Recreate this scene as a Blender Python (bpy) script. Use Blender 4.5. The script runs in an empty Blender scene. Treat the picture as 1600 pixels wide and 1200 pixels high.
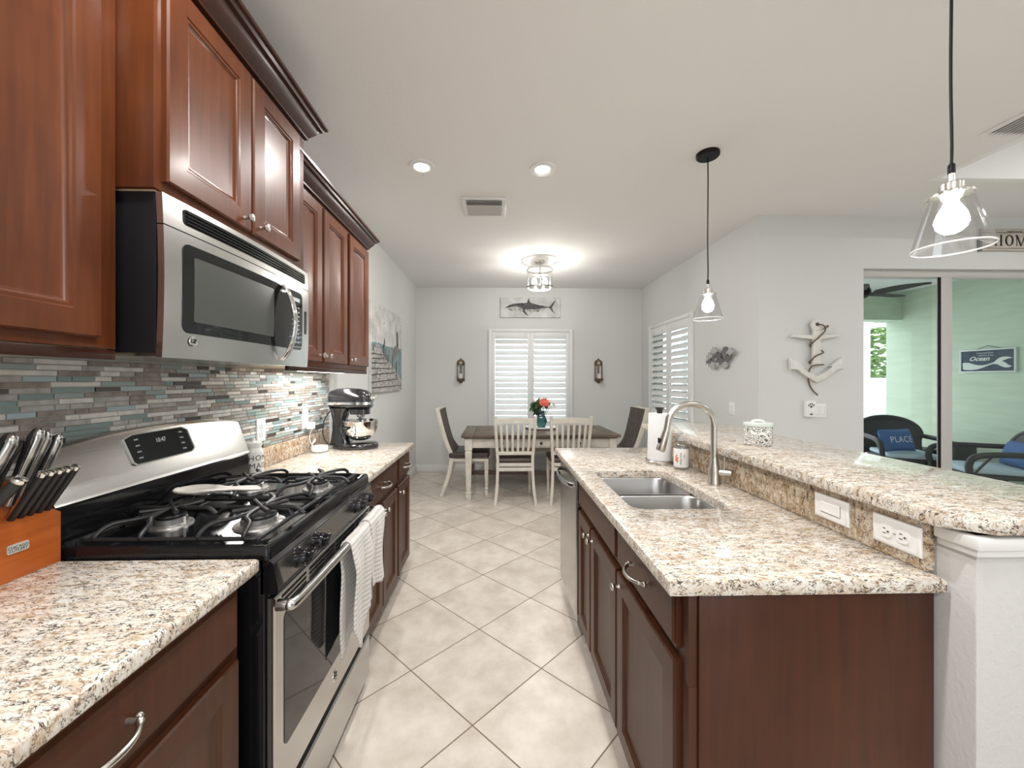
import bpy, bmesh, math, random
from mathutils import Vector, Matrix
R = math.radians; PI = math.pi
scene = bpy.context.scene; COL = scene.collection
random.seed(7)
# ---------------------------------------------------------------- camera
cam = bpy.data.cameras.new('camera'); cam_o = bpy.data.objects.new('camera', cam); COL.objects.link(cam_o)
cam.sensor_width = 36; cam.lens = 600/1600*36
cam.shift_x = (800-789.6)/1600; cam.shift_y = (594-600)/1600
cam.clip_start = 0.02
cam_o.location = (0, 0, 1.36); cam_o.rotation_euler = (PI/2, 0, R(-1.3))
scene.camera = cam_o
# ---------------------------------------------------------------- world, exposure
w = bpy.data.worlds.new('world'); scene.world = w; w.use_nodes = True
bg = w.node_tree.nodes['Background']; bg.inputs[0].default_value = (0.90, 0.955, 1.0, 1); bg.inputs[1].default_value = 3.0
vs = scene.view_settings; vs.view_transform = 'Standard'; vs.look = 'None'; vs.exposure = 0.06; vs.gamma = 1; vs.use_curve_mapping = False
LAMP = 16.0         # power of one recessed lamp
# ---------------------------------------------------------------- mesh helper
class MB:
    def __init__(s): s.bm = bmesh.new(); s.mi = 0
    def _fin(s, f0):
        for f in list(s.bm.faces)[f0:]: f.material_index = s.mi
    def face(s, vs):
        try:
            f = s.bm.faces.new(vs); f.material_index = s.mi; return f
        except ValueError: return None
    def box(s, x0, x1, y0, y1, z0, z1, bev=0, seg=2, M=None):
        bm = s.bm; f0 = len(bm.faces)
        V = [bm.verts.new((x, y, z)) for x in (x0, x1) for y in (y0, y1) for z in (z0, z1)]
        fs = [s.face([V[i] for i in q]) for q in ((0,1,3,2),(4,6,7,5),(0,4,5,1),(2,3,7,6),(0,2,6,4),(1,5,7,3))]
        nv = set(V)
        if bev > 0:
            ed = list({e for f in fs for e in f.edges})
            r = bmesh.ops.bevel(bm, geom=ed, offset=min(bev, .49*min(abs(x1-x0), abs(y1-y0), abs(z1-z0))), segments=seg, profile=.5, affect='EDGES')
            nv = {v for v in nv if v.is_valid} | set(r['verts'])
            bm.faces.ensure_lookup_table()
            for v in nv:
                for f in v.link_faces: f.material_index = s.mi
        if M is not None:
            for v in nv: v.co = M @ v.co
        return s
    def cbox(s, c, d, bev=0, seg=2, M=None):
        return s.box(c[0]-d[0]/2, c[0]+d[0]/2, c[1]-d[1]/2, c[1]+d[1]/2, c[2]-d[2]/2, c[2]+d[2]/2, bev, seg, M)
    def loops(s, L, closed_u=True, cap=True, closed_v=False):
        bm = s.bm; rows = [[bm.verts.new(p) for p in l] for l in L]
        n = len(rows[0]); m = len(rows)
        for i in range(m if closed_v else m-1):
            a, b = rows[i], rows[(i+1) % m]
            for j in range(n if closed_u else n-1):
                k = (j+1) % n; s.face([a[j], a[k], b[k], b[j]])
        if cap and not closed_v:
            s.face(rows[0][::-1]); s.face(rows[-1])
        return s
    def tube(s, pts, r, seg=10, closed=False, cap=True, sq=1.0):
        P = [Vector(p) for p in pts]; n = len(P)
        rr = r if isinstance(r, (list, tuple)) else [r]*n
        L = []; up = None
        for i in range(n):
            if closed: t = P[(i+1) % n]-P[(i-1) % n]
            else: t = P[min(i+1, n-1)]-P[max(i-1, 0)]
            if t.length < 1e-9: t = Vector((0, 0, 1))
            t.normalize()
            if up is None:
                up = Vector((0, 0, 1)) if abs(t.z) < .9 else Vector((0, 1, 0))
            a = up - t*up.dot(t)
            if a.length < 1e-6: a = t.orthogonal()
            a.normalize(); up = a; b = t.cross(a)
            L.append([P[i]+a*math.cos(2*PI*k/seg)*rr[i]*sq+b*math.sin(2*PI*k/seg)*rr[i] for k in range(seg)])
        return s.loops(L, cap=cap, closed_v=closed)
    def lathe(s, prof, c=(0, 0, 0), seg=28, M=None, cap=True, sx=1, sy=1):
        L = []
        for r, z in prof:
            l = [Vector((r*sx*math.cos(2*PI*k/seg), r*sy*math.sin(2*PI*k/seg), z)) for k in range(seg)]
            if M is not None: l = [M @ p for p in l]
            L.append([p+Vector(c) for p in l])
        return s.loops(L, cap=cap)
    def prism(s, poly, h0, h1, fn, bev=0, seg=2):
        """poly: (u,v) list; fn(u,v,h)->xyz"""
        bm = s.bm
        A = [bm.verts.new(fn(u, v, h0)) for u, v in poly]; B = [bm.verts.new(fn(u, v, h1)) for u, v in poly]
        n = len(A); fs = [s.face(A[::-1]), s.face(B)]
        for i in range(n): fs.append(s.face([A[i], A[(i+1) % n], B[(i+1) % n], B[i]]))
        if bev > 0:
            ed = list({e for f in fs[:2] if f for e in f.edges})
            bmesh.ops.bevel(bm, geom=ed, offset=bev, segments=seg, profile=.5, affect='EDGES')
            s._mi_fix()
        return s
    def _mi_fix(s): pass
    def ball(s, c, r, sc=(1, 1, 1), seg=14, rings=9, M=None):
        L = []
        for i in range(rings+1):
            a = -PI/2+PI*i/rings; cr = max(math.cos(a), 1e-3)
            l = [Vector((r*cr*math.cos(2*PI*k/seg)*sc[0], r*cr*math.sin(2*PI*k/seg)*sc[1], r*math.sin(a)*sc[2])) for k in range(seg)]
            if M is not None: l = [M @ p for p in l]
            L.append([p+Vector(c) for p in l])
        return s.loops(L)
    def rings(s, O, U, V, N, w, h, prof):
        """nested rectangles: prof = [(inset, height)...], closes with back and centre"""
        O, U, V, N = map(Vector, (O, U, V, N)); L = []
        for ins, d in prof:
            L.append([O+U*a+V*b+N*d for a, b in ((ins, ins), (w-ins, ins), (w-ins, h-ins), (ins, h-ins))])
        return s.loops(L)
    def grid(s, f, nu, nv, closed_u=False):
        bm = s.bm; g = [[bm.verts.new(f(i/nu, j/nv)) for j in range(nv+1)] for i in range(nu if closed_u else nu+1)]
        n = len(g)
        for i in range(n if closed_u else n-1):
            for j in range(nv): s.face([g[i][j], g[(i+1) % n][j], g[(i+1) % n][j+1], g[i][j+1]])
        return s
    def text(s, txt, size, fn, extr=0.0008, align='CENTER', shear=0, space=1, bold=0):
        cu = bpy.data.curves.new('t', 'FONT'); cu.body = txt; cu.size = size; cu.align_x = align; cu.align_y = 'CENTER'
        cu.extrude = extr; cu.shear = shear; cu.space_character = space; cu.offset = bold; cu.resolution_u = 3
        o = bpy.data.objects.new('t', cu); COL.objects.link(o)
        dg = bpy.context.evaluated_depsgraph_get(); me = bpy.data.meshes.new_from_object(o.evaluated_get(dg))
        n0 = len(s.bm.verts); f0 = len(s.bm.faces); s.bm.from_mesh(me)
        s.bm.verts.ensure_lookup_table(); s.bm.faces.ensure_lookup_table()
        for v in s.bm.verts[n0:]: v.co = Vector(fn(v.co.x, v.co.y, v.co.z))
        for f in s.bm.faces[f0:]: f.material_index = s.mi
        bpy.data.objects.remove(o); bpy.data.curves.remove(cu); bpy.data.meshes.remove(me)
        return s
    def build(s, name, mats, parent=None, off=(0, 0, 0), label=None, flat=False, fixn=True):
        bm = s.bm
        if fixn: bmesh.ops.recalc_face_normals(bm, faces=bm.faces)
        o3 = Vector(off)
        for v in bm.verts: v.co -= o3
        for f in bm.faces: f.smooth = not flat
        for e in bm.edges:
            if len(e.link_faces) == 2:
                try:
                    if e.calc_face_angle() > R(38): e.smooth = False
                except ValueError: pass
        me = bpy.data.meshes.new(name); bm.to_mesh(me); bm.free()
        for m in (mats if isinstance(mats, (list, tuple)) else [mats]): me.materials.append(m)
        o = bpy.data.objects.new(name, me); COL.objects.link(o)
        if parent is not None: o.parent = parent
        if label: o['label'] = label
        return o
def thing(name, label, cat, loc=(0, 0, 0), rz=0, group=None):
    o = bpy.data.objects.new(name, None); COL.objects.link(o); o.empty_display_size = .05
    o.location = loc; o.rotation_euler = (0, 0, rz); o['label'] = label; o['category'] = cat
    if group: o['group'] = group
    return o
def single(name, mb, mats, label, cat, group=None, loc=None, kind=None, local=False, rz=0, flat=False):
    if local: o = mb.build(name, mats, flat=flat); o.location = loc or (0, 0, 0); o.rotation_euler[2] = rz
    else:
        xs = [v.co for v in mb.bm.verts]
        c = Vector(((min(v.x for v in xs)+max(v.x for v in xs))/2, (min(v.y for v in xs)+max(v.y for v in xs))/2, min(v.z for v in xs)))
        o = mb.build(name, mats, off=c, flat=flat); o.location = c
    o['label'] = label; o['category'] = cat
    if group: o['group'] = group
    if kind: o['kind'] = kind
    return o
def struct(name, mb, mats, parent=None, label=None):
    o = mb.build(name, mats, parent)
    if parent is None:
        o['kind'] = 'structure'
        o['label'] = label or name.replace('_', ' '); o['category'] = name.split('_')[0]
    return o
def copy_thing(root, loc, rz=None, label=None):
    r = root.copy(); COL.objects.link(r); r.location = loc
    if rz is not None: r.rotation_euler[2] = rz
    if label: r['label'] = label
    for ch in list(root.children):
        c = ch.copy(); COL.objects.link(c); c.parent = r
        for g in list(ch.children):
            d = g.copy(); COL.objects.link(d); d.parent = c
    return r
def arc(c, r, a0, a1, n, fn):
    return [fn(c[0]+r*math.cos(a0+(a1-a0)*i/n), c[1]+r*math.sin(a0+(a1-a0)*i/n)) for i in range(n+1)]
def smooth(pts, n=6):
    P = [Vector(p) for p in pts]; out = []
    for i in range(len(P)-1):
        a, b, c, d = P[max(i-1, 0)], P[i], P[i+1], P[min(i+2, len(P)-1)]
        for k in range(n):
            t = k/n
            out.append(.5*((2*b)+(c-a)*t+(2*a-5*b+4*c-d)*t*t+(3*b-a-3*c+d)*t**3))
    out.append(P[-1]); return out
def rrect(x0, x1, y0, y1, r, n=5):
    out = []
    for cx, cy, a in ((x1-r, y1-r, 0), (x0+r, y1-r, PI/2), (x0+r, y0+r, PI), (x1-r, y0+r, 1.5*PI)):
        for i in range(n+1): out.append((cx+r*math.cos(a+PI/2*i/n), cy+r*math.sin(a+PI/2*i/n)))
    return out
# ---------------------------------------------------------------- materials
def nm(name):
    m = bpy.data.materials.new(name); m.use_nodes = True; nt = m.node_tree
    return m, nt, nt.nodes['Principled BSDF']
def mat(name, col, rough=.5, metal=0, coat=0, bump=0, bscale=200, emit=None, estr=1, trans=0, var=0, vscale=6, spec=None, sheen=0, stretch=(1, 1, 1)):
    m, nt, b = nm(name); N, L = nt.nodes, nt.links
    b.inputs['Base Color'].default_value = (*col, 1); b.inputs['Roughness'].default_value = rough; b.inputs['Metallic'].default_value = metal
    b.inputs['Coat Weight'].default_value = coat; b.inputs['Coat Roughness'].default_value = .12
    if spec is not None: b.inputs['Specular IOR Level'].default_value = spec
    if sheen: b.inputs['Sheen Weight'].default_value = sheen
    if trans: b.inputs['Transmission Weight'].default_value = trans; b.inputs['IOR'].default_value = 1.45
    if emit: b.inputs['Emission Color'].default_value = (*emit, 1); b.inputs['Emission Strength'].default_value = estr
    tc = None
    if bump or var:
        tc = N.new('ShaderNodeTexCoord'); mp = N.new('ShaderNodeMapping'); mp.inputs['Scale'].default_value = stretch
        L.new(tc.outputs['Object'], mp.inputs['Vector'])
    if bump:
        n = N.new('ShaderNodeTexNoise'); n.inputs['Scale'].default_value = bscale; n.inputs['Detail'].default_value = 3
        L.new(mp.outputs[0], n.inputs['Vector'])
        bp = N.new('ShaderNodeBump'); bp.inputs['Strength'].default_value = bump; bp.inputs['Distance'].default_value = .002
        L.new(n.outputs[0], bp.inputs['Height']); L.new(bp.outputs[0], b.inputs['Normal'])
    if var:
        n = N.new('ShaderNodeTexNoise'); n.inputs['Scale'].default_value = vscale; n.inputs['Detail'].default_value = 5
        L.new(mp.outputs[0], n.inputs['Vector'])
        r = N.new('ShaderNodeValToRGB'); r.color_ramp.elements[0].position = .3; r.color_ramp.elements[1].position = .7
        r.color_ramp.elements[0].color = (*[c*(1-var) for c in col], 1); r.color_ramp.elements[1].color = (*[min(1, c*(1+var)) for c in col], 1)
        L.new(n.outputs[0], r.inputs[0]); L.new(r.outputs[0], b.inputs['Base Color'])
    return m
def wood(name, c0, c1, rough=.32, coat=.5, axis='z', scale=1.0):
    m, nt, b = nm(name); N, L = nt.nodes, nt.links; b.inputs['Specular IOR Level'].default_value = .24
    tc = N.new('ShaderNodeTexCoord'); mp = N.new('ShaderNodeMapping')
    sc = {'z': (22, 22, 1.6), 'y': (22, 1.6, 22), 'x': (1.6, 22, 22)}[axis]
    mp.inputs['Scale'].default_value = [q*scale for q in sc]
    L.new(tc.outputs['Object'], mp.inputs['Vector'])
    n = N.new('ShaderNodeTexNoise'); n.inputs['Scale'].default_value = 2.2; n.inputs['Detail'].default_value = 8; n.inputs['Distortion'].default_value = .35
    L.new(mp.outputs[0], n.inputs['Vector'])
    n2 = N.new('ShaderNodeTexNoise'); n2.inputs['Scale'].default_value = 4; n2.inputs['Detail'].default_value = 4
    L.new(tc.outputs['Object'], n2.inputs['Vector'])
    mx = N.new('ShaderNodeMix'); mx.data_type = 'FLOAT'; mx.inputs[0].default_value = .55
    L.new(n.outputs[0], mx.inputs[2]); L.new(n2.outputs[0], mx.inputs[3])
    r = N.new('ShaderNodeValToRGB'); e = r.color_ramp.elements
    e[0].position = .32; e[1].position = .68; e[0].color = (*c0, 1); e[1].color = (*c1, 1)
    L.new(mx.outputs[0], r.inputs[0]); L.new(r.outputs[0], b.inputs['Base Color'])
    b.inputs['Roughness'].default_value = rough; b.inputs['Coat Weight'].default_value = coat; b.inputs['Coat Roughness'].default_value = .18
    bp = N.new('ShaderNodeBump'); bp.inputs['Strength'].default_value = .12; bp.inputs['Distance'].default_value = .001
    L.new(n.outputs[0], bp.inputs['Height']); L.new(bp.outputs[0], b.inputs['Normal'])
    return m
def granite(name, tan=.5):
    m, nt, b = nm(name); N, L = nt.nodes, nt.links
    tc = N.new('ShaderNodeTexCoord')
    def noise(s, d, dist, ro=.6, off=0):
        mp = N.new('ShaderNodeMapping'); mp.inputs['Location'].default_value = (off, off*.7, off*1.3); mp.inputs['Rotation'].default_value = (.3, .2, .5); mp.inputs['Scale'].default_value = (.75, 1.7, 1)
        L.new(tc.outputs['Object'], mp.inputs['Vector'])
        n = N.new('ShaderNodeTexNoise'); n.inputs['Scale'].default_value = s; n.inputs['Detail'].default_value = d
        n.inputs['Distortion'].default_value = dist; n.inputs['Roughness'].default_value = ro
        L.new(mp.outputs[0], n.inputs['Vector']); return n.outputs[0]
    def math_(op, a, c, c2=None):
        n = N.new('ShaderNodeMath'); n.operation = op
        for i, q in enumerate((a, c, c2)):
            if q is None: continue
            if isinstance(q, (int, float)): n.inputs[i].default_value = q
            else: L.new(q, n.inputs[i])
        return n.outputs[0]
    def ramp(f, stops):
        r = N.new('ShaderNodeValToRGB'); e = r.color_ramp.elements
        while len(e) < len(stops): e.new(.5)
        for k, (p, c) in zip(e, stops): k.position = p; k.color = (*c, 1) if len(c) == 3 else c
        L.new(f, r.inputs[0]); return r.outputs[0]
    def mix(f, a, c):
        n = N.new('ShaderNodeMix'); n.data_type = 'RGBA'
        L.new(f, n.inputs[0]); L.new(a, n.inputs[6])
        if isinstance(c, tuple): n.inputs[7].default_value = (*c, 1)
        else: L.new(c, n.inputs[7])
        return n.outputs[2]
    base = ramp(noise(38, 6, .8), [(.30, (.46, .35, .23)), (.40, (.62, .54, .43)), (.50, (.72, .68, .61)), (.70, (.78, .76, .72))])
    if tan > .8: base = ramp(noise(30, 6, 1.0), [(.30, (.20, .12, .06)), (.42, (.42, .31, .20)), (.54, (.60, .51, .39)), (.75, (.68, .62, .53))])
    rust = ramp(noise(7, 5, 1.2, .65, 3.1), [(.50-.05*tan, (0, 0, 0)), (.72-.12*tan, (1, 1, 1))])
    rust2 = math_('MULTIPLY', math_('MULTIPLY', rust, ramp(noise(55, 4, .5, .6, 9), [(.42, (0, 0, 0)), (.58, (1, 1, 1))])), .45+.4*tan)
    c = mix(rust2, base, (.34, .18, .07))
    # squiggly dark strokes: contour bands of noise, broken up by a coarser mask
    def squig(s, wdt, off, dist):
        d = math_('ABSOLUTE', math_('SUBTRACT', noise(s, 3, dist, .5, off), .5), None)
        return ramp(d, [(wdt*.45, (1, 1, 1)), (wdt, (0, 0, 0))])
    msk = ramp(noise(46, 2, .6, .6, 5.5), [(.46, (0, 0, 0)), (.54, (1, 1, 1))])
    s1 = math_('MULTIPLY', squig(44, .042, 1.7, 2.0), msk)
    msk2 = ramp(noise(60, 2, .4, .6, 15.5), [(.47, (0, 0, 0)), (.55, (1, 1, 1))])
    s2 = math_('MULTIPLY', squig(64, .05, 6.7, 1.6), msk2)
    c = mix(math_('MULTIPLY', s2, .8), c, (.22, .12, .055))
    c = mix(math_('MULTIPLY', s1, .95), c, (.045, .035, .028))
    if tan > .8:
        c = mix(math_('MULTIPLY', ramp(noise(20, 6, 1.5, .7, 21), [(.60, (0, 0, 0)), (.66, (1, 1, 1))]), .85), c, (.06, .035, .02))
    L.new(c, b.inputs['Base Color']); b.inputs['Roughness'].default_value = .16
    b.inputs['Coat Weight'].default_value = .3; b.inputs['Coat Roughness'].default_value = .05
    return m
def tilefloor():
    m, nt, b = nm('floor tile'); N, L = nt.nodes, nt.links
    tc = N.new('ShaderNodeTexCoord'); sp = N.new('ShaderNodeSeparateXYZ'); L.new(tc.outputs['Object'], sp.inputs[0])
    def mt(op, a, c=None, c2=None):
        n = N.new('ShaderNodeMath'); n.operation = op
        for i, q in enumerate((a, c, c2)):
            if q is None: continue
            if isinstance(q, (int, float)): n.inputs[i].default_value = q
            else: L.new(q, n.inputs[i])
        return n.outputs[0]
    u = mt('DIVIDE', mt('SUBTRACT', sp.outputs[0], -.095), .612); v = mt('DIVIDE', mt('SUBTRACT', sp.outputs[1], 2.10), .585)
    a = mt('ADD', u, v); c = mt('SUBTRACT', u, v)
    def near(q):
        f = mt('FRACT', mt('ADD', q, .5)); return mt('ABSOLUTE', mt('SUBTRACT', f, .5))
    d = mt('MINIMUM', near(a), near(c))
    g = mt('LESS_THAN', d, .0062)
    cid = N.new('ShaderNodeCombineXYZ'); L.new(mt('FLOOR', a), cid.inputs[0]); L.new(mt('FLOOR', c), cid.inputs[1])
    wn = N.new('ShaderNodeTexWhiteNoise'); L.new(cid.outputs[0], wn.inputs['Vector'])
    n = N.new('ShaderNodeTexNoise'); n.inputs['Scale'].default_value = 6; n.inputs['Detail'].default_value = 9; n.inputs['Roughness'].default_value = .62
    off = N.new('ShaderNodeVectorMath'); off.operation = 'ADD'; L.new(tc.outputs['Object'], off.inputs[0])
    sc = N.new('ShaderNodeVectorMath'); sc.operation = 'SCALE'; sc.inputs['Scale'].default_value = 20; L.new(wn.outputs['Color'], sc.inputs[0]); L.new(sc.outputs[0], off.inputs[1])
    L.new(off.outputs[0], n.inputs['Vector'])
    r = N.new('ShaderNodeValToRGB'); e = r.color_ramp.elements; e[0].position = .32; e[1].position = .7
    e[0].color = (.54, .475, .405, 1); e[1].color = (.745, .69, .62, 1); L.new(n.outputs[0], r.inputs[0])
    hs = N.new('ShaderNodeHueSaturation'); L.new(mt('ADD', mt('MULTIPLY', wn.outputs['Value'], .10), .95), hs.inputs['Value']); L.new(r.outputs[0], hs.inputs['Color'])
    mx = N.new('ShaderNodeMix'); mx.data_type = 'RGBA'; L.new(g, mx.inputs[0]); L.new(hs.outputs[0], mx.inputs[6]); mx.inputs[7].default_value = (.20, .145, .095, 1)
    L.new(mx.outputs[2], b.inputs['Base Color'])
    L.new(mt('ADD', mt('MULTIPLY', g, .5), .30), b.inputs['Roughness'])
    bp = N.new('ShaderNodeBump'); bp.inputs['Distance'].default_value = .003; bp.inputs['Strength'].default_value = .5
    L.new(mt('SUBTRACT', mt('MULTIPLY', n.outputs[0], .15), g), bp.inputs['Height']); L.new(bp.outputs[0], b.inputs['Normal'])
    return m
def glassy(name, col=(1, 1, 1), mixf=.12, rough=.02):
    """thin clear glass: mostly see-through with a sheen of reflection"""
    m = bpy.data.materials.new(name); m.use_nodes = True; nt = m.node_tree; N, L = nt.nodes, nt.links; N.clear()
    o = N.new('ShaderNodeOutputMaterial'); t = N.new('ShaderNodeBsdfTransparent'); t.inputs[0].default_value = (*col, 1)
    g = N.new('ShaderNodeBsdfGlossy'); g.inputs['Roughness'].default_value = rough
    lw_ = N.new('ShaderNodeLayerWeight'); lw_.inputs[0].default_value = .5
    lw = N.new('ShaderNodeMath'); lw.operation = 'POWER'; lw.inputs[1].default_value = 3.5; L.new(lw_.outputs['Facing'], lw.inputs[0])
    mm = N.new('ShaderNodeMath'); mm.operation = 'MULTIPLY_ADD'; mm.inputs[1].default_value = .6; mm.inputs[2].default_value = mixf; mm.use_clamp = True; L.new(lw.outputs[0], mm.inputs[0])
    mx = N.new('ShaderNodeMixShader'); L.new(mm.outputs[0], mx.inputs[0]); L.new(t.outputs[0], mx.inputs[1]); L.new(g.outputs[0], mx.inputs[2]); L.new(mx.outputs[0], o.inputs[0])
    return m
def brushed(name, col, rough=.28, axis='y'):
    m, nt, b = nm(name); N, L = nt.nodes, nt.links
    b.inputs['Base Color'].default_value = (*col, 1); b.inputs['Metallic'].default_value = 1; b.inputs['Roughness'].default_value = rough
    tc = N.new('ShaderNodeTexCoord'); mp = N.new('ShaderNodeMapping')
    mp.inputs['Scale'].default_value = {'y': (300, 3, 300), 'z': (300, 300, 3), 'x': (3, 300, 300)}[axis]
    L.new(tc.outputs['Object'], mp.inputs['Vector']); n = N.new('ShaderNodeTexNoise'); n.inputs['Scale'].default_value = 1; n.inputs['Detail'].default_value = 2
    L.new(mp.outputs[0], n.inputs['Vector'])
    bp = N.new('ShaderNodeBump'); bp.inputs['Strength'].default_value = .06; bp.inputs['Distance'].default_value = .001
    L.new(n.outputs[0], bp.inputs['Height']); L.new(bp.outputs[0], b.inputs['Normal']); return m
M_WALL = mat('wall paint', (.665, .675, .665), .85, bump=.25, bscale=120)
M_CEIL = mat('ceiling paint', (.82, .81, .795), .9, bump=.45, bscale=55)
M_PONY = mat('textured wall paint', (.58, .575, .56), .85, bump=.7, bscale=90)
M_WHITE = mat('white trim paint', (.78, .78, .77), .4)
M_SHUT = mat('shutter white', (.80, .81, .81), .38)
M_FLOOR = tilefloor()
M_CHERRY = wood('cherry wood', (.058, .0145, .005), (.125, .036, .011), .36, .16)
M_CHERRYB = wood('cherry wood dimmed base', (.045, .0135, .0055), (.085, .027, .010), .38, .08)  # same cherry; the dimmer light on lower cabinets is put into this tone
M_CHDARK = wood('dark cherry wood', (.022, .007, .004), (.045, .014, .007), .4, .2)  # darker cherry for crowns, light rails and toe kicks
M_MAPLE = mat('pale wood underside', (.55, .42, .27), .6, var=.12, vscale=12)
M_GRAN = granite('granite', .45); M_GRAN2 = granite('granite splash', .82)
M_STEEL = brushed('brushed steel', (.50, .495, .48), .24, 'y'); M_STEELZ = brushed('brushed steel upright', (.48, .475, .465), .24, 'z')
M_SINK = brushed('sink steel', (.50, .50, .50), .30, 'x')
M_CHROME = mat('polished steel', (.80, .80, .79), .08, 1); M_NICKEL = mat('satin nickel', (.56, .54, .50), .27, 1)
M_BLACK = mat('black enamel', (.006, .006, .007), .09, spec=.4); M_BLKMAT = mat('black matte', (.007, .007, .008), .45, spec=.2)
M_IRON = mat('cast iron', (.014, .014, .015), .34, bump=.3, bscale=500); M_BGLASS = mat('black glass', (.008, .009, .009), .04, spec=.45)
M_MWWIN = mat('microwave mesh window', (.060, .064, .058), .25, spec=.4)
M_PLASTW = mat('white plastic', (.82, .82, .81), .3); M_SLOT = mat('dark slot', (.05, .05, .05), .6)
M_CERAM = mat('cream ceramic', (.70, .67, .62), .35, bump=.5, bscale=150); M_CERW = mat('white ceramic', (.74, .73, .71), .22, coat=.3)
M_GLASS = glassy('clear glass', mixf=.03); M_PANE = glassy('window pane', (.95, .985, .97), .0)
def emi(name, col, s):
    return mat(name, (.9, .9, .9), .4, emit=col, estr=s)
M_BULB = emi('lit bulb', (1, .96, .90), 310); M_PBULB = emi('lit pendant bulb', (1, .97, .92), 38); M_LENS = emi('lit lamp lens', (1, .98, .94), 9)
M_CREAM = mat('distressed cream paint', (.62, .585, .52), .5, var=.10, vscale=14, bump=.15, bscale=60)
M_TABLE = wood('weathered brown table wood', (.085, .062, .046), (.20, .155, .122), .45, .1, 'x')
M_UPH = mat('dark brown upholstery', (.085, .068, .056), .85, bump=.6, bscale=400, var=.3, vscale=20)
M_SEAT = mat('brown leather seat', (.055, .036, .028), .38, var=.25, vscale=8)
# ---------------------------------------------------------------- setting
WX = -1.20; YB = 5.74; XR = 2.19; YS = 3.16; H = 2.74; XE = 6.2; YR = -2.6
def bx(*a, bev=0): return MB().box(*a, bev=bev)
struct('floor', bx(WX-.15, XE, YR, YB+.15, -.12, 0), M_FLOOR)
struct('wall_left', bx(WX-.15, WX, YR, YB+.15, 0, H), M_WALL)
def wall_with_hole(axis, a0, a1, h0, h1, zz0, zz1, t0, t1):
    m = MB()
    for (p0, p1, z0, z1) in ((a0, h0, 0, H), (h1, a1, 0, H), (h0, h1, 0, zz0), (h0, h1, zz1, H)):
        if p1-p0 < 1e-4 or z1-z0 < 1e-4: continue
        if axis == 'x': m.box(p0, p1, t0, t1, z0, z1)
        else: m.box(t0, t1, p0, p1, z0, z1)
    return m
struct('wall_far', wall_with_hole('x', WX-.15, XR+.15, -.07, 1.085, .62, 2.08, YB, YB+.15), M_WALL)
struct('wall_right', wall_with_hole('y', YS, YB, 4.26, 5.35, .62, 2.07, XR, XR+.15), M_WALL)
struct('wall_slider', wall_with_hole('x', XR+.15, XE, 3.085, 5.5, 0, 2.30, YS, YS+.16), M_WALL)
struct('wall_rear', wall_with_hole('x', WX-.15, XE, -.2, 1.6, .3, 2.25, YR-.15, YR), M_WALL)  # unseen wall; its opening is added and sized to let in fill daylight
struct('wall_outer', wall_with_hole('y', YR, YS, -.9, .9, .8, 2.1, XE, XE+.15), M_WALL)  # opening put into this unseen living-side wall for extra daylight
# ceiling with the raised tray over the living area
TX0, TX1, TY0, TY1, TH = 3.02, 5.6, -1.2, 2.555, .30
c = MB(); c.box(WX-.15, TX0-.04, YR, YB+.15, H, H+.1); c.box(TX1+.04, XE+.15, YR, YS+.16, H, H+.1); c.box(TX0-.04, TX1+.04, TY1+.04, YS+.16, H, H+.1); c.box(TX0-.04, TX1+.04, YR, TY0-.04, H, H+.1)
struct('ceiling', c, M_CEIL)
M_TRAY = mat('tray paint', (.88, .88, .87), .85)
c = MB(); c.box(TX0-.04, TX1+.04, TY0-.04, TY1+.04, H+TH, H+TH+.1)
for a in ((TX0-.04, TX0+.004, TY0-.04, TY1+.04), (TX1-.004, TX1+.04, TY0-.04, TY1+.04), (TX0, TX1, TY0-.04, TY0+.004), (TX0, TX1, TY1-.004, TY1+.04)): c.box(*a, H-.0005, H+TH)
struct('ceiling_tray', c, M_TRAY)
def baseb(name, *a):
    struct(name, MB().box(*a, bev=.006), M_WHITE)
baseb('baseboard_far', WX, XR, YB-.016, YB, 0, .105)
baseb('baseboard_left', WX, WX+.016, 2.80, YB-.016, 0, .105)
baseb('baseboard_right', XR-.016, XR, YS, YB-.016, 0, .105)
baseb('baseboard_slider', XR-.016, 3.08, YS-.016, YS, 0, .105)
# pony wall that carries the raised bar, with its cap moulding
struct('wall_bar', MB().box(1.022, 1.20, .795, 2.50, 0, 1.028, bev=.004), M_PONY)
m = MB()
for z0, z1, e in ((.985, 1.002, .010), (1.002, 1.028, .018)):
    m.box(1.022-e, 1.20+e, .795-e, .862, z0, z1, bev=.004); m.box(1.20, 1.20+e, .862, 2.50+e, z0, z1, bev=.004); m.box(1.022-e, 1.20, 2.50, 2.50+e, z0, z1, bev=.004)
struct('trim_bar', m, M_WHITE)
# windows: outer frame and pane set in the wall openings
def window(name, axis, a0, a1, z0, z1, t):
    m = MB()
    def b(p0, p1, q0, q1, d0=.05, d1=.10):
        if axis == 'x': m.box(p0, p1, t+d0, t+d1, q0, q1, bev=.003)
        else: m.box(t+d0, t+d1, p0, p1, q0, q1, bev=.003)
    b(a0, a0+.04, z0, z1); b(a1-.04, a1, z0, z1); b(a0, a1, z0, z0+.04); b(a0, a1, z1-.04, z1); b(a0, a1, (z0+z1)/2-.02, (z0+z1)/2+.02)
    f = struct(name, m, M_WHITE)
    g = MB()
    if axis == 'x': g.box(a0+.03, a1-.03, t+.07, t+.076, z0+.03, z1-.03)
    else: g.box(t+.07, t+.076, a0+.03, a1-.03, z0+.03, z1-.03)
    struct('window_pane', g, M_PANE, f)
window('window_1', 'x', -.07, 1.085, .62, 2.08, YB)
window('window_2', 'y', 4.26, 5.35, .62, 2.07, XR)
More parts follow.
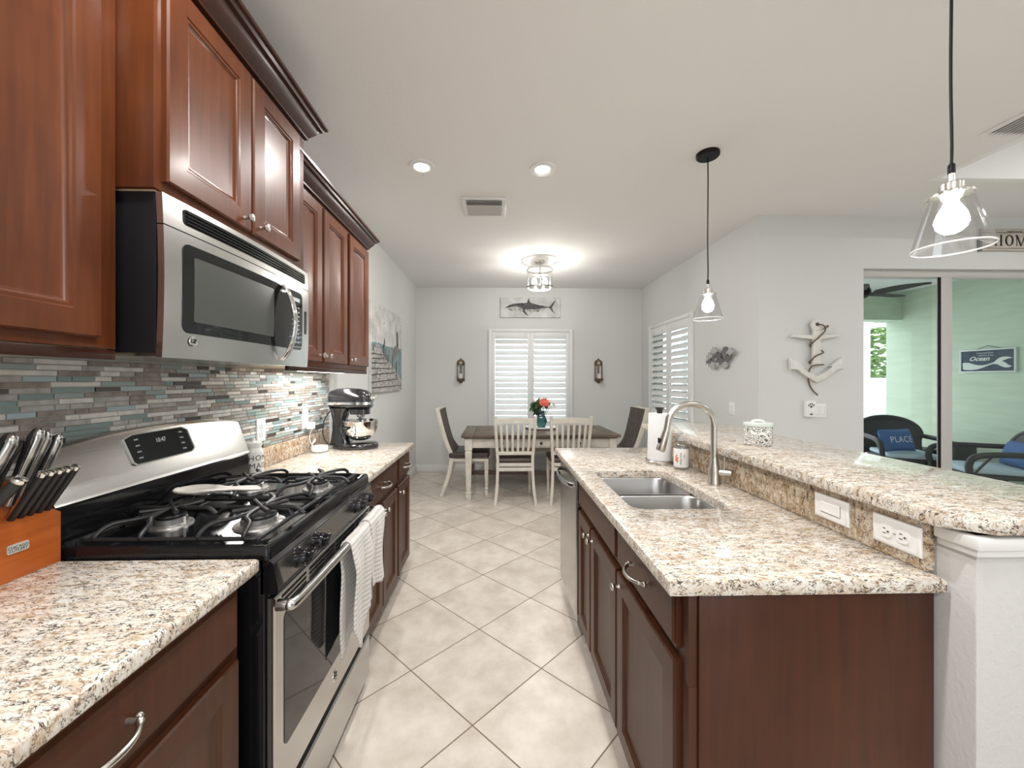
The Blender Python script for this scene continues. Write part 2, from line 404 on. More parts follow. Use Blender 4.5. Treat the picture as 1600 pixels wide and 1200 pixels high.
def shutter(name, label, fn, W, Hh, loc, rz):
    """local: x along the window, y into the room is negative, z up"""
    t = thing(name, label, 'window shutter', loc, rz)
    m = MB(); c = .052
    for a in ((0, c, 0, Hh), (W-c, W, 0, Hh), (c, W-c, 0, c), (c, W-c, Hh-c, Hh)):
        m.box(a[0], a[1], -.03, 0, a[2], a[3], bev=.005)
        m.box(a[0]+.012, a[1]-.012, -.038, -.03, a[2]+.012 if a[2] == 0 else a[2]+.008, a[3]-.012 if a[3] == Hh else a[3]-.008, bev=.003)
    m.build('casing', M_SHUT, t)
    pw = (W-2*c)/2-.002
    for i in range(2):
        x0 = c+.001+i*(pw+.002); st = .048; tr = .10; br = .11
        p = MB()
        p.box(x0, x0+st, -.028, -.002, c, Hh-c, bev=.004); p.box(x0+pw-st, x0+pw, -.028, -.002, c, Hh-c, bev=.004)
        p.box(x0+st, x0+pw-st, -.028, -.002, c, c+br, bev=.003); p.box(x0+st, x0+pw-st, -.028, -.002, Hh-c-tr, Hh-c, bev=.003)
        pan = p.build('shutter_panel', M_SHUT, t)
        z0 = c+br; z1 = Hh-c-tr; n = round((z1-z0)/.0815); sp = (z1-z0)/n
        l = MB()
        for k in range(n):
            zc = z0+sp*(k+.5); Mx = Matrix.Translation((0, -.015, zc)) @ Matrix.Rotation(R(52), 4, 'X')
            pr = [Mx @ Vector((0, .043*math.cos(a), .0055*math.sin(a))) for a in [2*PI*q/12 for q in range(12)]]
            l.loops([[Vector((x0+st+.002, q.y, q.z)) for q in pr], [Vector((x0+pw-st-.002, q.y, q.z)) for q in pr]])
        l.build('louver', M_SHUT, pan)
    return t
shutter('plantation_shutter', 'white plantation shutters on the far wall between the two candle sconces', None, 1.265, 1.535, (-.124, YB-.001, .59), 0)
shutter('plantation_shutter', 'white plantation shutters on the right-hand wall beside the metal fish', None, 1.20, 1.535, (XR-.001, 5.405, .585), R(-90))
# sliding glass door
m = MB(); yy0, yy1 = YS+.035, YS+.115
M_SLID = mat('slider frame paint', (.52, .505, .48), .45)
m.box(3.085, 3.11, yy0, yy1, 0, 2.30, bev=.003); m.box(5.475, 5.5, yy0, yy1, 0, 2.30, bev=.003); m.box(3.085, 5.5, yy0, yy1, 2.24, 2.30, bev=.003); m.box(3.085, 5.5, yy0, yy1, 0, .03, bev=.003)
d = struct('door_1', m, M_SLID)
m = MB(); m.box(3.797, 3.895, yy0, yy0+.035, .03, 2.24, bev=.003); m.box(5.40, 5.475, yy0, yy0+.035, .03, 2.24, bev=.003); m.box(3.90, 5.40, yy0, yy0+.035, .03, .11, bev=.003); m.box(3.90, 5.40, yy0, yy0+.035, 2.235, 2.245)
struct('door_sash', m, M_SLID, d)
m = MB(); m.box(3.780, 3.797, yy0+.002, yy0+.012, .03, 2.24); m.box(3.11, 3.782, yy0+.04, yy0+.075, .03, .10)
struct('door_gasket', m, M_BLKMAT, d)
struct('door_pane', MB().box(3.90, 5.40, yy0+.014, yy0+.020, .11, 2.24), M_PANE, d)
struct('door_pane', MB().box(3.11, 3.782, yy0+.054, yy0+.060, .10, 2.24), M_PANE, d)
# ---------------------------------------------------------------- lanai outside the slider
LX = 6.37; LZ = 2.74; LY = 5.89
M_GREEN = mat('pale green stucco', (.56, .66, .53), .9, bump=.8, bscale=40, var=.06, vscale=5, stretch=(1, .5, 3))
M_PATIO = mat('patio concrete', (.62, .62, .60), .8, var=.06)
struct('wall_lanai_side', bx(LX, LX+.2, YS+.16, 6.14, -.05, LZ), M_GREEN)
struct('trim_lanai_beam', bx(XR+.15, LX, LY, LY+.25, 2.307, LZ), M_GREEN)
struct('ceiling_lanai', bx(XR+.15, LX+.2, YS+.16, LY+.25, LZ, LZ+.08), mat('lanai ceiling', (.72, .74, .73), .9))
struct('floor_lanai', bx(XR+.15, 14, YS+.16, 13, -.17, -.05), M_PATIO)
struct('floor_yard', bx(-14, XR+.15, YB+.15, 13, -.2, -.12), mat('lawn', (.36, .40, .38), .95, var=.3, bump=.8, bscale=60))
# ---------------------------------------------------------------- upper cabinets (left wall)
DOORP = [(0, 0), (0, .014), (.004, .019), (.058, .019), (.062, .0155), (.068, .0155), (.074, .009), (.082, .0075)]
DRAWP = [(0, 0), (0, .013), (.006, .013), (.010, .019)]
def knob(p, n, parent):
    q = Vector((0, 0, 1)).rotation_difference(Vector(n)).to_matrix()
    MB().lathe([(.0075, 0), (.0065, .004), (.0045, .010), (.0055, .015), (.011, .019), (.0135, .023), (.0125, .027), (.007, .0295), (.001, .030)], c=p, seg=18, M=q).build('knob', M_NICKEL, parent)
def pull(p, n, parent, L=.105):
    """bow pull along Y"""
    n = Vector(n); pts = []; rr = []; N_ = 26
    for i in range(N_+1):
        t = i/N_; y = (t-.5)*L*1.16; a = abs(t-.5)*2
        out = .030*(1-a**2.6)+.002; zz = -.004*math.cos(PI*(t-.5)); pts.append(Vector(p)+Vector((0, y, zz))+n*(out+.008))
        rr.append(.0042+.0022*(1-a)+(.0028 if .80 < a < .88 else 0)+(.003 if a > .95 else 0))
    m = MB(); m.tube(pts, rr, 10)
    for sgn in (-1, 1):
        c = Vector(p)+Vector((0, sgn*L*.5, 0)); m.tube([c, c+n*.018], [.006, .0045], 10); m.ball(Vector(p)+Vector((0, sgn*L*.585, 0))+n*.010, .0075)
    m.build('pull', M_NICKEL, parent)
def door(name, xf, y0, y1, z0, z1, s, mt, parent, kn=None, prof=DOORP, pl=False):
    m = MB(); m.rings((xf, y0, z0), (0, 1, 0), (0, 0, 1), (s, 0, 0), y1-y0, z1-z0, prof)
    o = m.build(name, mt, parent)
    if kn: knob((xf+s*.019, kn[0], kn[1]), (s, 0, 0), o)
    if pl: pull((xf+s*.019, (y0+y1)/2, (z0+z1)/2), (s, 0, 0), o)
    return o
def crown(x_back, x_face, y0, y1, z0, z1, out, parent, mt, ends=(1, 1)):
    """stepped crown moulding, returns at both ends"""
    prof = [(0, 0), (.008, .0), (.008, .12), (.18, .16), (.18, .24), (.30, .34), (.44, .46), (.58, .60), (.62, .70), (.80, .74), (.86, .84), (1, .88), (1, 1), (0, 1)]
    L = []
    for u, v in prof:
        e = u*out; z = z0+v*(z1-z0)
        e0 = e if ends[0] else 0; e1 = e if ends[1] else 0
        L.append([(x_back, y0-e0, z), (x_face+e, y0-e0, z), (x_face+e, y1+e1, z), (x_back, y1+e1, z)])
    MB().loops(L).build('crown_moulding', mt, parent)
def upper(name, label, xf, y0, y1, z0, z1, doors, crown_to, out, rail=True, ends=(1, 1)):
    t = thing(name, label, 'wall cabinet', (WX, (y0+y1)/2, z0), 0)
    t.location = (0, 0, 0)
    m = MB(); m.box(WX+.001, xf, y0, y1, z0+.004, z1, bev=.002)
    m.build('carcass', M_CHERRY, t)
    m = MB(); m.box(WX+.004, xf-.01, y0+.012, y1-.012, z0, z0+.004); m.build('underside', M_MAPLE, t, label='pale unfinished underside')
    if rail:
        m = MB(); m.box(xf-.018, xf, y0, y1, z0-.022, z0+.002, bev=.003); m.build('light_rail', M_CHDARK, t)
    for d_ in doors: door('door', xf, *d_[:2], z0+.028, z1-.022, 1, M_CHERRY, t, kn=d_[2] if len(d_) > 2 else None)
    crown(WX+.001, xf, y0, y1, z1-.012, crown_to, out, t, M_CHDARK, ends)
    return t
upper('wall_cabinet', 'tall cherry wall cabinet nearest the viewer left of the microwave', -.945, -.25, .975, 1.432, 2.37, [(.36, .925, (.40, 1.50)), (-.21, .35)], 2.46, .07, ends=(1, 0))
upper('wall_cabinet', 'raised two-door cherry wall cabinet directly above the microwave', -.855, .978, 1.722, 1.838, 2.425, [(.998, 1.332, (1.295, 1.90)), (1.344, 1.655, (1.382, 1.90))], 2.52, .075, rail=False)
upper('wall_cabinet', 'three-door cherry wall cabinet over the stand mixer', -.922, 1.724, 2.752, 1.425, 2.285, [(1.745, 2.015, (1.985, 1.488)), (2.037, 2.352, (2.067, 1.488)), (2.39, 2.735, (2.42, 1.488))], 2.375, .07)
# ---------------------------------------------------------------- base cabinets and counters, left run
def base(name, label, xf, xb, y0, y1, s, cols, mt, ztop=.876, end=None):
    """s=+1 faces +X.  cols: (y0,y1,kind,knob_y)"""
    t = thing(name, label, 'base cabinet')
    m = MB(); lo, hi = sorted((xf, xb)); m.box(lo, hi, y0, y1, .105, ztop, bev=.0015)
    m.build('carcass', M_CHERRYB, t)
    m = MB(); a, b_ = sorted((xf-s*.055, xb)); m.box(a, b_, y0+.002, y1-.002, 0, .105); m.build('toe_kick', M_CHDARK, t)
    for (a, b_, kind, ky) in cols:
        if 'D' in kind: door('drawer', xf, a, b_, .722, .860, s, mt, t, prof=DRAWP, pl=('P' in kind))
        if 'd' in kind: door('door', xf, a, b_, .125, .692, s, mt, t, kn=(ky, .645) if ky else None)
    return t
base('base_cabinet', 'base cabinet under the near left counter with one wide drawer and bow pull', -.635, WX+.002, -.3, .955, 1, [(.27, .935, 'DP', None), (.27, .595, 'd', .56), (.610, .935, 'd', .64)], M_CHERRYB)
base('base_cabinet', 'base cabinet past the range with wide drawer above paired doors', -.635, WX+.002, 1.775, 2.418, 1, [(1.80, 2.405, 'DP', None), (1.80, 2.095, 'd', 2.065), (2.105, 2.405, 'd', 2.135)], M_CHERRYB)
base('base_cabinet', 'narrow end base cabinet with one drawer at the dining end of left run', -.635, WX+.002, 2.42, 2.745, 1, [(2.432, 2.735, 'DP', None), (2.432, 2.735, 'd', 2.465)], M_CHERRYB)
def counter(name, label, x0, x1, y0, y1, lip=None):
    t = thing(name, label, 'countertop')
    MB().box(x0, x1, y0, y1, .878, .914, bev=.009, seg=3).build('slab', M_GRAN, t)
    if lip: MB().box(*lip, bev=.004).build('back_lip', M_GRAN2, t)
    return t
counter('granite_countertop', 'speckled granite countertop left of the range under the knife block', WX+.002, -.592, -.3, .978, (WX+.002, WX+.022, -.3, .978, .9145, 1.015))
counter('granite_countertop', 'speckled granite countertop past the range under the stand mixer', WX+.002, -.592, 1.762, 2.775, (WX+.002, WX+.022, 1.762, 2.735, .9145, 1.015))
# mosaic tiles
M_T = [mat('tile taupe stone', (.27, .23, .20), .45, var=.35, vscale=40), mat('tile grey stone', (.40, .39, .37), .4, var=.25, vscale=40), mat('tile pale marble', (.66, .64, .60), .3, var=.15, vscale=30),
       mat('tile teal glass', (.21, .29, .275), .2, coat=.2), mat('tile pale blue glass', (.38, .48, .50), .2, coat=.2), mat('tile brown metal', (.12, .10, .09), .25, .6), mat('tile sage glass', (.30, .36, .34), .2, coat=.2)]
m = MB(); grout = mat('grout', (.50, .49, .46), .9)
m.mi = 0; m.box(WX+.0005, WX+.004, .15, 2.765, 1.016, 1.432)
rng = random.Random(3); z = 1.0165; rowh = .01545
wts = [6, 5, 6, 2, 2, 2, 3]
z = 1.0165
while z+rowh < 1.433:
    y = .15-rng.random()*.1
    hh = rowh-.0015
    while y < 2.763:
        L_ = rng.choice([.035, .05, .06, .075, .09, .11, .13])
        y0, y1 = max(y, .15), min(y+L_, 2.763)
        if y1-y0 > .01:
            m.mi = 1+rng.choices(range(7), wts)[0]; th = .0075+rng.random()*.0015
            V = [m.bm.verts.new(q) for q in ((WX+.003, y0, z), (WX+.003, y1, z), (WX+.003, y1, z+hh), (WX+.003, y0, z+hh))]
            e = .0009
            W_ = [m.bm.verts.new(q) for q in ((WX+th, y0+e, z+e), (WX+th, y1-e, z+e), (WX+th, y1-e, z+hh-e), (WX+th, y0+e, z+hh-e))]
            m.face(W_)
            for i in range(4): m.face([V[i], V[(i+1) % 4], W_[(i+1) % 4], W_[i]])
        y += L_+.0015
    z += rowh
o = single('mosaic_backsplash', m, [grout]+M_T, 'backsplash of thin grey, white and teal mosaic strips on the left wall', 'backsplash', flat=True)
# ---------------------------------------------------------------- gas range
G0, G1 = .990, 1.750; GC = (G0+G1)/2
rg = thing('gas_range', 'stainless and black gas range with iron grates below the microwave', 'stove')
m = MB(); m.box(WX+.01, -.590, G0, G1, .03, .905, bev=.004); m.build('body', M_BLACK, rg)
m = MB(); m.box(WX+.03, -.64, G0+.03, G1-.03, 0, .03); m.build('plinth', M_BLKMAT, rg)
# cooktop: rimmed tray
m = MB(); L = []
def rr3(x0, x1, y0, y1, r, z): return [(x, y, z) for x, y in rrect(x0, x1, y0, y1, r)]
L = [rr3(-1.125, -.578, G0-.002, G1+.002, .012, .902), rr3(-1.125, -.578, G0-.002, G1+.002, .012, .930), rr3(-1.121, -.582, G0+.002, G1-.002, .012, .938), rr3(-1.112, -.594, G0+.014, G1-.014, .02, .938),
     rr3(-1.10, -.606, G0+.024, G1-.024, .02, .926), rr3(-1.09, -.62, G0+.04, G1-.04, .02, .923)]
m.loops(L); m.build('cooktop', M_BLACK, rg)
# backguard
m = MB(); m.prism([(-1.19, .905), (-1.105, .905), (-1.118, 1.045), (-1.19, 1.10)], G0, G1, lambda u, v, h: (u, h, v)); m.build('backguard_base', M_BLACK, rg)
def bgtop(t): return 1.178+.030*math.sin(PI*t)**.8
m = MB(); n = 24; fr = []; bk = []
rows = []
for i in range(n+1):
    t = i/n; y = G0+.0+(G1-G0)*t; zt = bgtop(t)
    inset = .0
    rows.append([(-1.190, y, 1.03), (-1.112, y, 1.030), (-1.108, y, 1.038), (-1.113, y, 1.046), (-1.158, y, zt-.012), (-1.164, y, zt-.003), (-1.172, y, zt), (-1.190, y, zt-.01)])
m.loops(rows); bgo = m.build('backguard_panel', M_STEEL, rg, label='brushed steel back panel with a curved top')
# end caps & display on the slanted face
def slant(v, y, d=0):   # v 0..1 up the slanted face
    p0 = Vector((-1.113, 0, 1.046)); p1 = Vector((-1.158, 0, bgtop((y-G0)/(G1-G0))-.012)); n_ = Vector(((p1-p0).z, 0, -(p1-p0).x)).normalized()
    p = p0+(p1-p0)*v+n_*d; return Vector((p.x, y, p.z))
dv = []
m = MB(); o_ = [(1.215, .38), (1.205, .90), (1.235, .96), (1.43, .96), (1.455, .88), (1.465, .42), (1.45, .34), (1.225, .32)]
def off_poly(poly, e):
    cx = sum(p[0] for p in poly)/len(poly); cy = sum(p[1] for p in poly)/len(poly)
    return [(cx+(x-cx)*(1-e/.12), cy+(y-cy)*(1-e*7.5/.32*.32)) for x, y in poly]
ip = off_poly(o_, .006)
m.loops([[slant(v, y, .0005) for y, v in o_], [slant(v, y, .004) for y, v in o_], [slant(v, y, .004) for y, v in ip], [slant(v, y, .0008) for y, v in ip]], cap=False); m.build('display_bezel', M_CHROME, bgo)
m = MB(); m.loops([[slant(v, y, .0) for y, v in ip], [slant(v, y, .0016) for y, v in ip]]); disp = m.build('display', M_BGLASS, bgo, label='glossy black clock display')
M_LED = mat('pale display print', (.35, .37, .36), .5, emit=(.7, .8, .8), estr=.25)
m = MB(); m.text('10:47', .018, lambda x, y, z: slant(.74+y/.134, 1.335+x, .002+z), .0002)
m.build('clock_digits', M_LED, bgo); m = MB()
for q in range(4):
    for s_ in (-1, 1): m.text('BAKE' if s_ < 0 else 'TIMER', .006, lambda x, y, z: slant(.45+.13*q+y/.134, 1.335+s_*.085+x, .002+z), .0002)
m.build('display_print', M_LED, bgo)
# burners
for (bxx, by, r_) in ((-.985, 1.185, .042), (-.72, 1.185, .052), (-.985, 1.565, .046), (-.72, 1.565, .042)):
    m = MB(); m.lathe([(r_*1.35, .923), (r_*1.3, .928), (r_*.98, .931), (r_*.95, .945), (r_*.8, .948), (.001, .948)], c=(bxx, by, 0), seg=28); b_ = m.build('burner', mat('burner aluminium', (.42, .41, .40), .35, .8) if 'burner aluminium' not in bpy.data.materials else bpy.data.materials['burner aluminium'], rg)
    m = MB(); m.lathe([(r_*.88, .948), (r_*.9, .953), (r_*.84, .957), (.001, .958)], c=(bxx, by, 0), seg=28); m.build('burner_cap', M_IRON, b_)
    m = MB(); m.tube([(bxx+r_*1.15, by-.01, .925), (bxx+r_*1.15, by-.01, .949)], .003, 8); m.build('igniter', M_CERAM, b_)
# grates: one per side, each with two four-finger stars
for gy0, gy1 in ((G0+.032, 1.362), (1.378, G1-.032)):
    m = MB(); r_ = .0063; zt = .972; zb = .934; gx0, gx1 = -1.085, -.625; cy = (gy0+gy1)/2
    def bar(pts, n=4): m.tube(smooth(pts, n), r_, 8)
    ring = [(x, y, zb+.010) for x, y in rrect(gx0, gx1, gy0, gy1, .02, 4)]
    m.tube(ring, r_, 8, closed=True)
    for (fx, fy) in ((gx0, gy0), (gx1, gy0), (gx0, gy1), (gx1, gy1), ((gx0+gx1)/2, gy0), ((gx0+gx1)/2, gy1)):
        m.tube([(fx, fy, zb+.012), (fx, fy, .926)], .006, 8)
    for cx in (-.985, -.72):
        c0 = Vector((cx, cy, zt))
        for a, ex, ey in ((0, .12, 0), (1, -.12, 0), (2, 0, cy-gy0), (3, 0, -(cy-gy0))):
            d_ = Vector((ex, ey, 0)); u_ = d_.normalized()
            for sp_ in (-1, 1):
                side = Vector((-u_.y, u_.x, 0))*sp_
                e_ = c0+d_*(1.0 if a > 1 else 1.05); e_.z = zb+.010
                pts = [c0+u_*.018, c0+u_*(d_.length*.52)+side*.012, c0+d_*.80+side*.050, e_+side*.058+Vector((0, 0, .012)), e_+side*.058]
                if a > 1: m.tube(smooth(pts, 4), r_, 8)
            if a < 2: bar([c0+u_*.02, c0+d_*.72, c0+d_*.92+Vector((0, 0, -.004)), Vector((c0.x+d_.x*1.08, c0.y, zb+.018))], 5)
    m.tube([(gx0, cy-.0, zb+.012), (gx0+.01, cy, zt-.006), (gx0+.09, cy, zt)], r_, 8); m.tube([(gx1, cy, zb+.012), (gx1-.01, cy, zt-.006), (gx1-.09, cy, zt)], r_, 8)
    for cx in (-.985, -.72):   # X star over the burner
        for a in (PI/4, 3*PI/4): m.tube([(cx-.075*math.cos(a), cy-.075*math.sin(a), zt+.004), (cx, cy, zt-.001), (cx+.075*math.cos(a), cy+.075*math.sin(a), zt+.004)], r_, 8)
    m.build('grate', M_IRON, rg)
# control panel with bevelled steel insert and five knobs
m = MB(); m.prism([(-.600, .902), (-.580, .902), (-.568, .892), (-.556, .828), (-.556, .815), (-.600, .815)], G0, G1, lambda u, v, h: (u, h, v)); pan = m.build('control_panel', M_BLACK, rg)
def cp(v, y, d=0):
    p0 = Vector((-.556, 0, .828)); p1 = Vector((-.568, 0, .892)); n_ = Vector(((p1-p0).z, 0, -(p1-p0).x)).normalized(); p = p0+(p1-p0)*v+n_*d; return Vector((p.x, y, p.z))
m = MB(); q = [(G0+.015, .97), (G0+.022, .04), (G1-.022, .04), (G1-.015, .97)]
m.loops([[cp(v, y, 0) for y, v in q], [cp(v, y, .003) for y, v in q]]); m.build('panel_insert', M_STEEL, pan)
kq = Vector((0, 0, 1)).rotation_difference(Vector((.98, 0, .18))).to_matrix()
for ky in (1.098, 1.200, 1.37, 1.535, 1.628):
    if abs(ky-1.37) < .01: continue
    m = MB(); m.lathe([(.029, 0), (.029, .004), (.025, .007), (.023, .026), (.020, .030), (.001, .031)], c=cp(.5, ky, .003), seg=22, M=kq)
    Mk = Matrix.Translation(cp(.5, ky, .003)) @ kq.to_4x4() @ Matrix.Rotation(.3, 4, 'Z')
    m.cbox((0, 0, .034), (.013, .048, .018), .004, 2, Mk); m.build('control_knob', M_BLACK, pan)
# oven door
m = MB(); m.box(-.598, -.585, G0+.004, G1-.004, .245, .808); dr = m.build('oven_door', M_BLACK, rg)
m = MB(); m.rings((-.585, G0+.012, .252), (0, 1, 0), (0, 0, 1), (1, 0, 0), G1-G0-.024, .545, [(0, 0), (0, .010), (.004, .014), (.012, .014)]); m.build('door_skin', M_STEEL, dr)
wy0, wy1, wz0, wz1 = 1.045, 1.695, .372, .735
m = MB(); rw = rrect(wy0, wy1, wz0, wz1, .02)
m.loops([[(-.572, y, z) for y, z in rw], [(-.5695, y, z) for y, z in rw]]); m.build('oven_window', M_BGLASS, dr, label='dark glass oven window')
m = MB()
for k in range(3):
    for (a, b_) in ((1.035, 1.165), (1.185, 1.36), (1.38, 1.555), (1.575, 1.705)):
        m.box(-.571, -.5700, a, b_, .752+k*.014, .760+k*.014)
m.build('vent_slot', M_BLKMAT, dr)
hz = .782; hx = -.527
m = MB(); path = smooth([(hx-.036, G0+.010, hz), (hx-.012, G0+.012, hz), (hx, G0+.022, hz), (hx+.004, G0+.12, hz), (hx+.007, GC, hz), (hx+.004, G1-.12, hz), (hx, G1-.022, hz), (hx-.012, G1-.012, hz), (hx-.036, G1-.010, hz)], 6)
m.tube(path, .0145, 14); m.build('oven_handle', M_STEEL, dr)
def emblem(c, n, r, txt, parent, mt_ring=None):
    n = Vector(n); rt = Vector((0, 1, 0)) if abs(n.x) > .5 else Vector((1, 0, 0)); 
    if n.x < 0: rt = -rt
    up = Vector((0, 0, 1)); q_ = Vector((0, 0, 1)).rotation_difference(n).to_matrix()
    MB().lathe([(r, 0), (r, .0015), (r*.9, .0022), (r*.82, .0012), (.0005, .0012)], c=c, seg=28, M=q_).build('badge', M_CHROME, parent)
    m = MB(); m.text(txt, r*1.15, lambda x, y, z: Vector(c)+rt*x+up*y+n*(.0016+z), .0003, shear=.25, bold=.0003)
    for a in range(3): m.tube([Vector(c)+rt*(r*.72*math.cos(a*2.1+k*.25))+up*(r*.72*math.sin(a*2.1+k*.25))+n*.0015 for k in range(5)], .0006, 5)
    m.build('badge_mark', M_BLKMAT, parent)
emblem((-.571, GC, .316), (1, 0, 0), .019, 'GE', dr)
m = MB(); m.rings((-.590, G0+.008, .045), (0, 1, 0), (0, 0, 1), (1, 0, 0), G1-G0-.016, .172, [(0, 0), (0, .012), (.005, .018), (.012, .018)]); m.build('storage_drawer', M_STEEL, rg)
# ---------------------------------------------------------------- dish towel over the oven handle
M_TOWEL = mat('towel', (.68, .655, .625), .95, bump=1.0, bscale=120, sheen=.4)
mt_, nt, b = M_TOWEL, M_TOWEL.node_tree, M_TOWEL.node_tree.nodes['Principled BSDF']
tc = nt.nodes.new('ShaderNodeTexCoord'); wv = nt.nodes.new('ShaderNodeTexWave'); wv.bands_direction = 'Z'; wv.inputs['Scale'].default_value = 18; wv.inputs['Distortion'].default_value = 1.2; wv.inputs['Detail'].default_value = 2
rp = nt.nodes.new('ShaderNodeValToRGB'); rp.color_ramp.elements[0].color = (.50, .47, .44, 1); rp.color_ramp.elements[1].color = (.70, .685, .66, 1); rp.color_ramp.elements[0].position = .12; rp.color_ramp.elements[1].position = .5
nt.links.new(tc.outputs['Object'], wv.inputs['Vector']); nt.links.new(wv.outputs[0], rp.inputs[0]); nt.links.new(rp.outputs[0], b.inputs['Base Color'])
def towel_sheet(y0, y1, front, back, ph, amp, lift=.0):
    """front(s), back(s): hanging lengths; returns a cloth ribbon draped over the handle"""
    r0 = .0165+lift
    def f(s, t):
        y = y0+(y1-y0)*s; lf, lb = front(s), back(s)
        tot = lb+PI*r0+lf; d = t*tot; hx_ = hx+.005
        if d < lb:
            k = (lb-d); x = hx_-r0-.004*min(k/.05, 1); z = hz-k; fold = amp*.35
        elif d < lb+PI*r0:
            a = PI-(d-lb)/r0; x = hx_+r0*math.cos(a); z = hz+r0*math.sin(a); k = 0; fold = 0
        else:
            k = d-lb-PI*r0; x = hx_+r0+.006*min(k/.1, 1); z = hz-k; fold = amp
        g_ = min(k/.10, 1)
        x += fold*g_*(math.sin(s*PI*3.2+ph)*.6+math.sin(s*PI*6.1+ph*2)*.3+.3*math.sin(k*17+ph))
        y += (.008*math.sin(k*14+ph)+.02*(s-.5)*-k*3)*g_
        if d < lb: x = min(x, hx_-r0+.001)
        return (x, y, z)
    return f
m = MB(); m.grid(towel_sheet(1.345, 1.575, lambda s: .30+.10*math.sin(PI*min(1, s*1.5)), lambda s: .40-.06*s, .4, .012), 26, 60)
m.grid(towel_sheet(1.535, 1.715, lambda s: .24+.05*s, lambda s: .14+.05*s, 2.0, .013, .005), 20, 50)
o = single('dish_towel', m, M_TOWEL, 'beige ribbed dish towel draped over the oven door handle', 'towel')
sm = o.modifiers.new('s', 'SOLIDIFY'); sm.thickness = .004; sm.offset = 1
# ---------------------------------------------------------------- microwave
W0, W1 = .988, 1.732; ZM0, ZM1 = 1.418, 1.836; XM = -.828
mw = thing('microwave', 'stainless over-the-range microwave with a black window and bowed handle', 'microwave')
m = MB(); m.box(WX+.01, XM-.031, W0, W1, ZM0+.012, ZM1, bev=.003); m.build('body', M_BLKMAT, mw, label='matte black case')
m = MB(); m.box(WX+.03, XM-.05, W0+.02, W1-.02, ZM0+.004, ZM0+.012); m.build('underside', M_STEEL, mw)
def mwx(y, z):       # gently bowed front
    t = (y-(W0+W1)/2)/((W1-W0)/2); v = (z-(ZM0+ZM1)/2)/((ZM1-ZM0)/2)
    return XM-.014*t*t-.006*v*v+.004
def mwpanel(mb, y0, y1, z0, z1, d0, d1, ny=24, nz=4, rc=0):
    """closed panel following the bowed front"""
    A = [(y0+(y1-y0)*i/ny) for i in range(ny+1)]; B = [(z0+(z1-z0)*j/nz) for j in range(nz+1)]
    def P(y, z, d):
        if rc:
            dy = max(0, y0+rc-y, y-(y1-rc)); dz = max(0, z0+rc-z, z-(z1-rc))
        return (mwx(y, z)+d, y, z)
    bm = mb.bm
    F = [[bm.verts.new(P(y, z, d1)) for z in B] for y in A]; K = [[bm.verts.new(P(y, z, d0)) for z in B] for y in A]
    for i in range(ny):
        for j in range(nz): mb.face([F[i][j], F[i+1][j], F[i+1][j+1], F[i][j+1]]); mb.face([K[i][j], K[i][j+1], K[i+1][j+1], K[i+1][j]])
    for i in range(ny): mb.face([F[i][0], K[i][0], K[i+1][0], F[i+1][0]]); mb.face([F[i][nz], F[i+1][nz], K[i+1][nz], K[i][nz]])
    for j in range(nz): mb.face([F[0][j], F[0][j+1], K[0][j+1], K[0][j]]); mb.face([F[ny][j], K[ny][j], K[ny][j+1], F[ny][j+1]])
def mwround(mb, y0, y1, z0, z1, r, d0, d1):
    # rounded patch lofted row by row so it follows the bow
    ys_ = [y0+r*(1-math.cos(PI/2*k/10)) for k in range(10)]; ys_ = ys_+[y0+r+(y1-y0-2*r)*k/24 for k in range(25)]+[y0+y1-q for q in ys_[::-1]]; rows = []
    for y in ys_:
        e = 0
        if y < y0+r: e = r-math.sqrt(max(0, r*r-(y0+r-y)**2))
        if y > y1-r: e = r-math.sqrt(max(0, r*r-(y-(y1-r))**2))
        za, zb_ = z0+e, z1-e; L_ = [(za+(zb_-za)*k/4) for k in range(5)]
        rows.append([(mwx(y, q)+d1, y, q) for q in L_]+[(mwx(y, q)+d0, y, q) for q in L_[::-1]])
    mb.loops(rows)
M_MWST = mat('microwave steel', (.55, .545, .53), .22, 1)
m = MB(); mwpanel(m, W0, W1, 1.757, ZM1, -.016, 0); top = m.build('vent_panel', M_MWST, mw)
m = MB(); mwround(m, 1.045, 1.700, 1.777, 1.820, .012, -.002, .0012); m.build('vent_recess', M_BLACK, top)
m = MB()
for k in range(4): mwpanel(m, 1.055, 1.690, 1.7815+k*.0095, 1.7865+k*.0095, .001, .005, 18, 1)
m.build('vent_slat', M_BLACK, top)
m = MB(); mwpanel(m, W0, W1, ZM0, 1.754, -.016, 0, 24, 8); dd = m.build('door', M_MWST, mw)
m = MB(); mwround(m, 1.040, 1.665, 1.487, 1.727, .022, -.002, .0015); m.build('door_glass', M_BGLASS, dd, label='black glass with a grey viewing window')
m = MB(); mwround(m, 1.075, 1.440, 1.520, 1.697, .006, .001, .0022); m.build('viewing_window', M_MWWIN, dd)
m = MB()
for r_ in range(9):
    for c_ in range(3):
        y = 1.575+c_*.024; z = 1.515+r_*.018; m.box(mwx(y, z)+.0015, mwx(y, z)+.0022, y, y+.010, z, z+.004)
m.box(mwx(1.6, 1.69)+.0015, mwx(1.6, 1.69)+.0022, 1.575, 1.635, 1.685, 1.700)
m.build('keypad_print', M_LED, dd)
m = MB(); yh = 1.497
pts = []
for i in range(21):
    t = i/20; z = 1.440+.285*t; pts.append((mwx(yh, z)+.006+.040*math.sin(PI*t)**.6, yh+.012*math.sin(PI*t), z))
L_ = []
